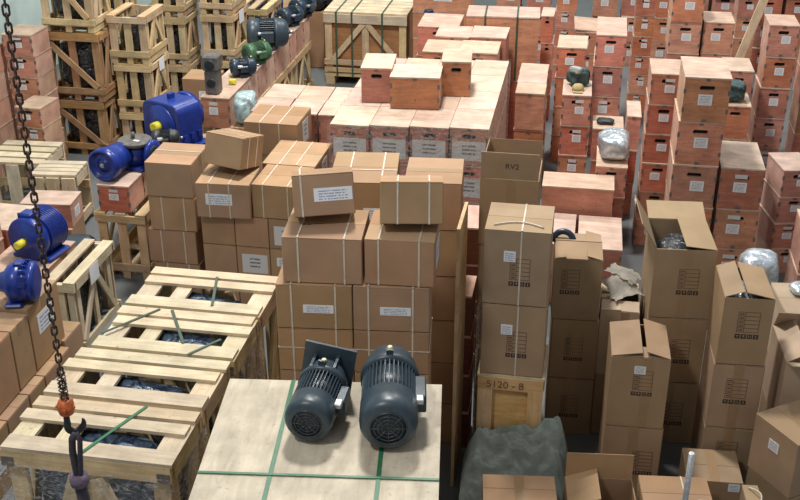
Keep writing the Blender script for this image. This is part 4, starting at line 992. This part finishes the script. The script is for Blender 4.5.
# lower left pile
for (y0, y1, w, h, mat, lab, ds) in ((4.62, 4.90, .30, .40, 'cardboard', None, 'first'), (4.905, 5.11, .32, .40, 'cardboard', None, 'second'), (5.115, 5.50, .34, .42, 'cardboard', 1, 'third')):
    carton('brown box, %s along the upper row under the blue reducers' % ds, -3.10-w/2, (y0+y1)/2, .40, w, y1-y0-.006, h, 0, mat=mat, tape='top', sidelab=(.2, .13, 0, .2, 'label_blue') if lab else None)
for (y0, y1, lab, ds) in ((4.3, 4.62, 1, 'first'), (4.625, 4.88, None, 'second'), (4.885, 5.08, None, 'third'), (5.085, 5.42, 1, 'fourth')):
    carton('brown box, %s along the floor row under the blue reducers' % ds, -3.04-.17, (y0+y1)/2, 0, .34, y1-y0-.006, .395, 0, sidelab=(.2, .16, 0, .14, 'label_blue') if lab else None)
carton('small pale-topped box between the brown boxes and small labelled crate', -3.16, 5.56, 0, .16, .24, .42, 0)
def shaft_reducer(label, loc, rz, s):
    t = thing('gear_reducer', label, 'gear reducer', loc, rz); M = Matrix.Translation((0,0,.5*s))
    bm = bmesh.new(); lathe(bm, [(-.5*s,.1*s), (-.48*s,.2*s), (-.3*s,.26*s), (-.2*s,.4*s), (-.12*s,.46*s), (.1*s,.48*s), (.12*s,.44*s), (.3*s,.44*s), (.32*s,.48*s), (.42*s,.48*s), (.46*s,.36*s)], 40, M); put('housing', mesh('sh', bm, 'blue_paint'), t)
    bm = bmesh.new(); lathe(bm, [(-.85*s,.06*s), (-.83*s,.08*s), (-.45*s,.08*s)], 20, M); put('output_shaft', mesh('ss', bm, 'steel'), t)
    bm = bmesh.new(); bmbox(bm, -.42*s, .42*s, -.3*s, .12*s, 0, .09*s); bmbox(bm, -.3*s, .3*s, -.2*s, .05*s, .09*s, .4*s); put('foot', mesh('sf', bm, 'blue_paint', .01), t)
    for k in range(8): put('fin', boxmesh(.02*s, .16*s, .1*s, 'blue_paint'), t, (.47*s*math.cos(k*.35+.2), .2*s, .5*s+.42*s*math.sin(k*.35+.2)))
    put('terminal_box', boxmesh(.24*s, .24*s, .1*s, 'blue_paint', .01), t, (0, .1*s, .95*s))
shaft_reducer('blue gear reducer with bare steel shaft on the brown boxes', (-3.19, 5.22, .822), -76, .25)
reducer('small blue gear unit beside the steel-shafted reducer', (-3.32, 4.86, .802), -80, .2)
crate('small pale slatted crate with label beside the brown boxes', -3.46, -3.24, 5.95, 6.62, 0, .52, 'pine_pale', diag='', top=2, topmode='Y', base=False, lab=(.14, .13, -.04), clabel='wrapped machine inside the small pale labelled crate', side='A')
lump('motor_housing', 'dark grey motor housing lying behind the finned blue motor', 'motor', (-3.72, 6.95, 0), .3, .3, .36, 'slate_paint', 0, .06)
# ------------------------------------------------------------------ things lying on the plywood stacks
def bag():
    z = 4*.266
    o = lump('cloth_bag', 'dark green cloth bag on top of a plywood stack by the corridor', 'bag', (-.06, 9.15, z+.002), .19, .16, .15, 'dark_green_cloth', 20, .16)
    o2 = lump('cloth_rag', 'pale grey rag thrown over the dark green bag', 'rag', (-.085, 9.10, z+.115), .12, .07, .06, 'grey_rag', -30, .2)
    t = thing('cap', 'khaki cap lying before the dark green bag', 'cap', (-.055, 9.0, z+.001))
    bm = bmesh.new(); lathe(bm, [(0,.05), (.03,.048), (.05,.035), (.058,.01)], 24, Matrix.Rotation(R(90), 4, 'X')); put('crown', mesh('crown', bm, 'khaki'), t)
    bm = bmesh.new(); bmbox(bm, -.04, .04, -.08, -.03, .002, .006); put('brim', mesh('brim', bm, 'khaki'), t)
bag()
lump('foil_bundle', 'crumpled silver foil bundle on the three-high plywood stack', 'foil', (.26, 8.32, 3*.253+.001), .25, .36, .2, 'foil', 5, .14)
lump('black_bag', 'black and green plastic bag on the plywood pair behind the five-high stack', 'bag', (1.27, 9.48, 3*.30+.001), .2, .24, .17, 'dark_green_cloth', 0, .2)
panel('leaning_plank', 'long pale plank leaning against the plywood towers', (1.18, 10.58, 0.012), (1.585, 10.62, 1.53), .075, .03, (0,-1,0), 'pine_pale')
panel('broken_lid', 'broken tilted lid lying on a plywood stack by the corridor', (-.16, 11.62, .945), (.13, 11.64, .925), .34, .014, (0,-.15,1), 'plywood_lid')
stack('the low stack carrying the black rag', .095, .345, 8.72, .32, .28, 3, clips=1, hole=False, lab=None)
lump('cloth_rag', 'black rag lying on the low stack behind the foil bundle', 'rag', (.19, 8.86, 3*.28+.001), .15, .12, .035, 'charcoal', 0, .2)
# ------------------------------------------------------------------ chain hoist
def chain():
    hx, hy, hz = -1.64, 2.84, 1.86
    top = Vector((hx+.018, hy, hz+1.62)); bot = Vector((hx, hy, hz+.045))
    t = thing('lifting_chain', 'rusty steel lifting chain with orange hook block hanging over the crates', 'chain', (hx, hy, hz))
    bm = bmesh.new(); a, r_ = .0165, .0085; pts = []
    for k in range(9): q = math.pi*k/8; pts.append((r_*math.cos(q), 0, a*.55+r_*math.sin(q)))
    for k in range(9): q = math.pi+math.pi*k/8; pts.append((r_*math.cos(q), 0, -a*.55+r_*math.sin(q)))
    tube(bm, pts, .0034, 8, closed=True)
    lk = mesh('link', bm, 'chain_rust')
    pitch = .0262; n = int((top-bot).length/pitch)
    for i in range(n+1):
        p = bot.lerp(top, i/n)-Vector((hx, hy, hz))
        put('chain_link', lk, t, p, (0, 0, R(35+90*(i % 2)+random.uniform(-12,12))))
    bm = bmesh.new()
    for q in range(40): pass
    tube(bm, [(.014*math.cos(k*.7), .014*math.sin(k*.7), .04+k*.0016) for k in range(70)], .0022, 6); put('spring', mesh('spring', bm, 'chain_rust'), t)
    bm = bmesh.new(); lathe(bm, [(-.028,.012), (-.026,.024), (-.008,.029), (.012,.028), (.026,.022), (.03,.012)], 20, Matrix.Rotation(R(90), 4, 'X')); blk_ = put('hook_block', mesh('hb', bm, 'orange_paint'), t, (0,0,.01))
    for k in range(5): put('bolt', boxmesh(.011, .011, .012, 'orange_paint', .002), blk_, (.027*math.cos(k*1.25), .027*math.sin(k*1.25), -.006+.008*(k % 2)))
    pts = [(0,0,-.015), (0,0,-.045)]+[(.026-.028*math.cos(R(x)), 0, -.07-.03*math.sin(R(x))) for x in range(-20, 215, 15)]
    bm = bmesh.new(); tube(bm, pts, [.011]*2+[.0125]*(len(pts)-6)+[.010,.008,.006,.003], 10)
    put('hook', mesh('hook', bm, 'black_iron'), t, mat=Matrix.Translation((-.004,0,0)) @ Matrix.Rotation(R(40), 4, 'Z'))
    s = thing('lifting_sling', 'dark woven lifting sling with purple collar hanging from the hook', 'sling', (hx, hy, hz-.5))
    bm = bmesh.new()
    for k, q in ((-1, .016), (1, .012)): tube(bm, [(.02, 0, .405), (.02+k*.014, -.004, .38), (.014+k*.014, -.004, .33), (.008+k*.008, 0, .24), (.006+k*.004, 0, .20)], q*.8, 10)
    put('loop', mesh('loop', bm, 'sling_web'), s)
    bm = bmesh.new(); lathe(bm, [(-.022,.022), (-.02,.031), (0,.034), (.02,.031), (.022,.022)], 20, Matrix.Translation((.006,0,.205)) @ Matrix.Rotation(R(90), 4, 'X')); put('collar', mesh('collar', bm, 'purple_web'), s)
    bm = bmesh.new(); tube(bm, [(.006,0,.20), (.012,0,.1), (.018,0,-.1), (.02,0,-.45)], .022, 12); put('strap', mesh('sling', bm, 'sling_web'), s)
chain()
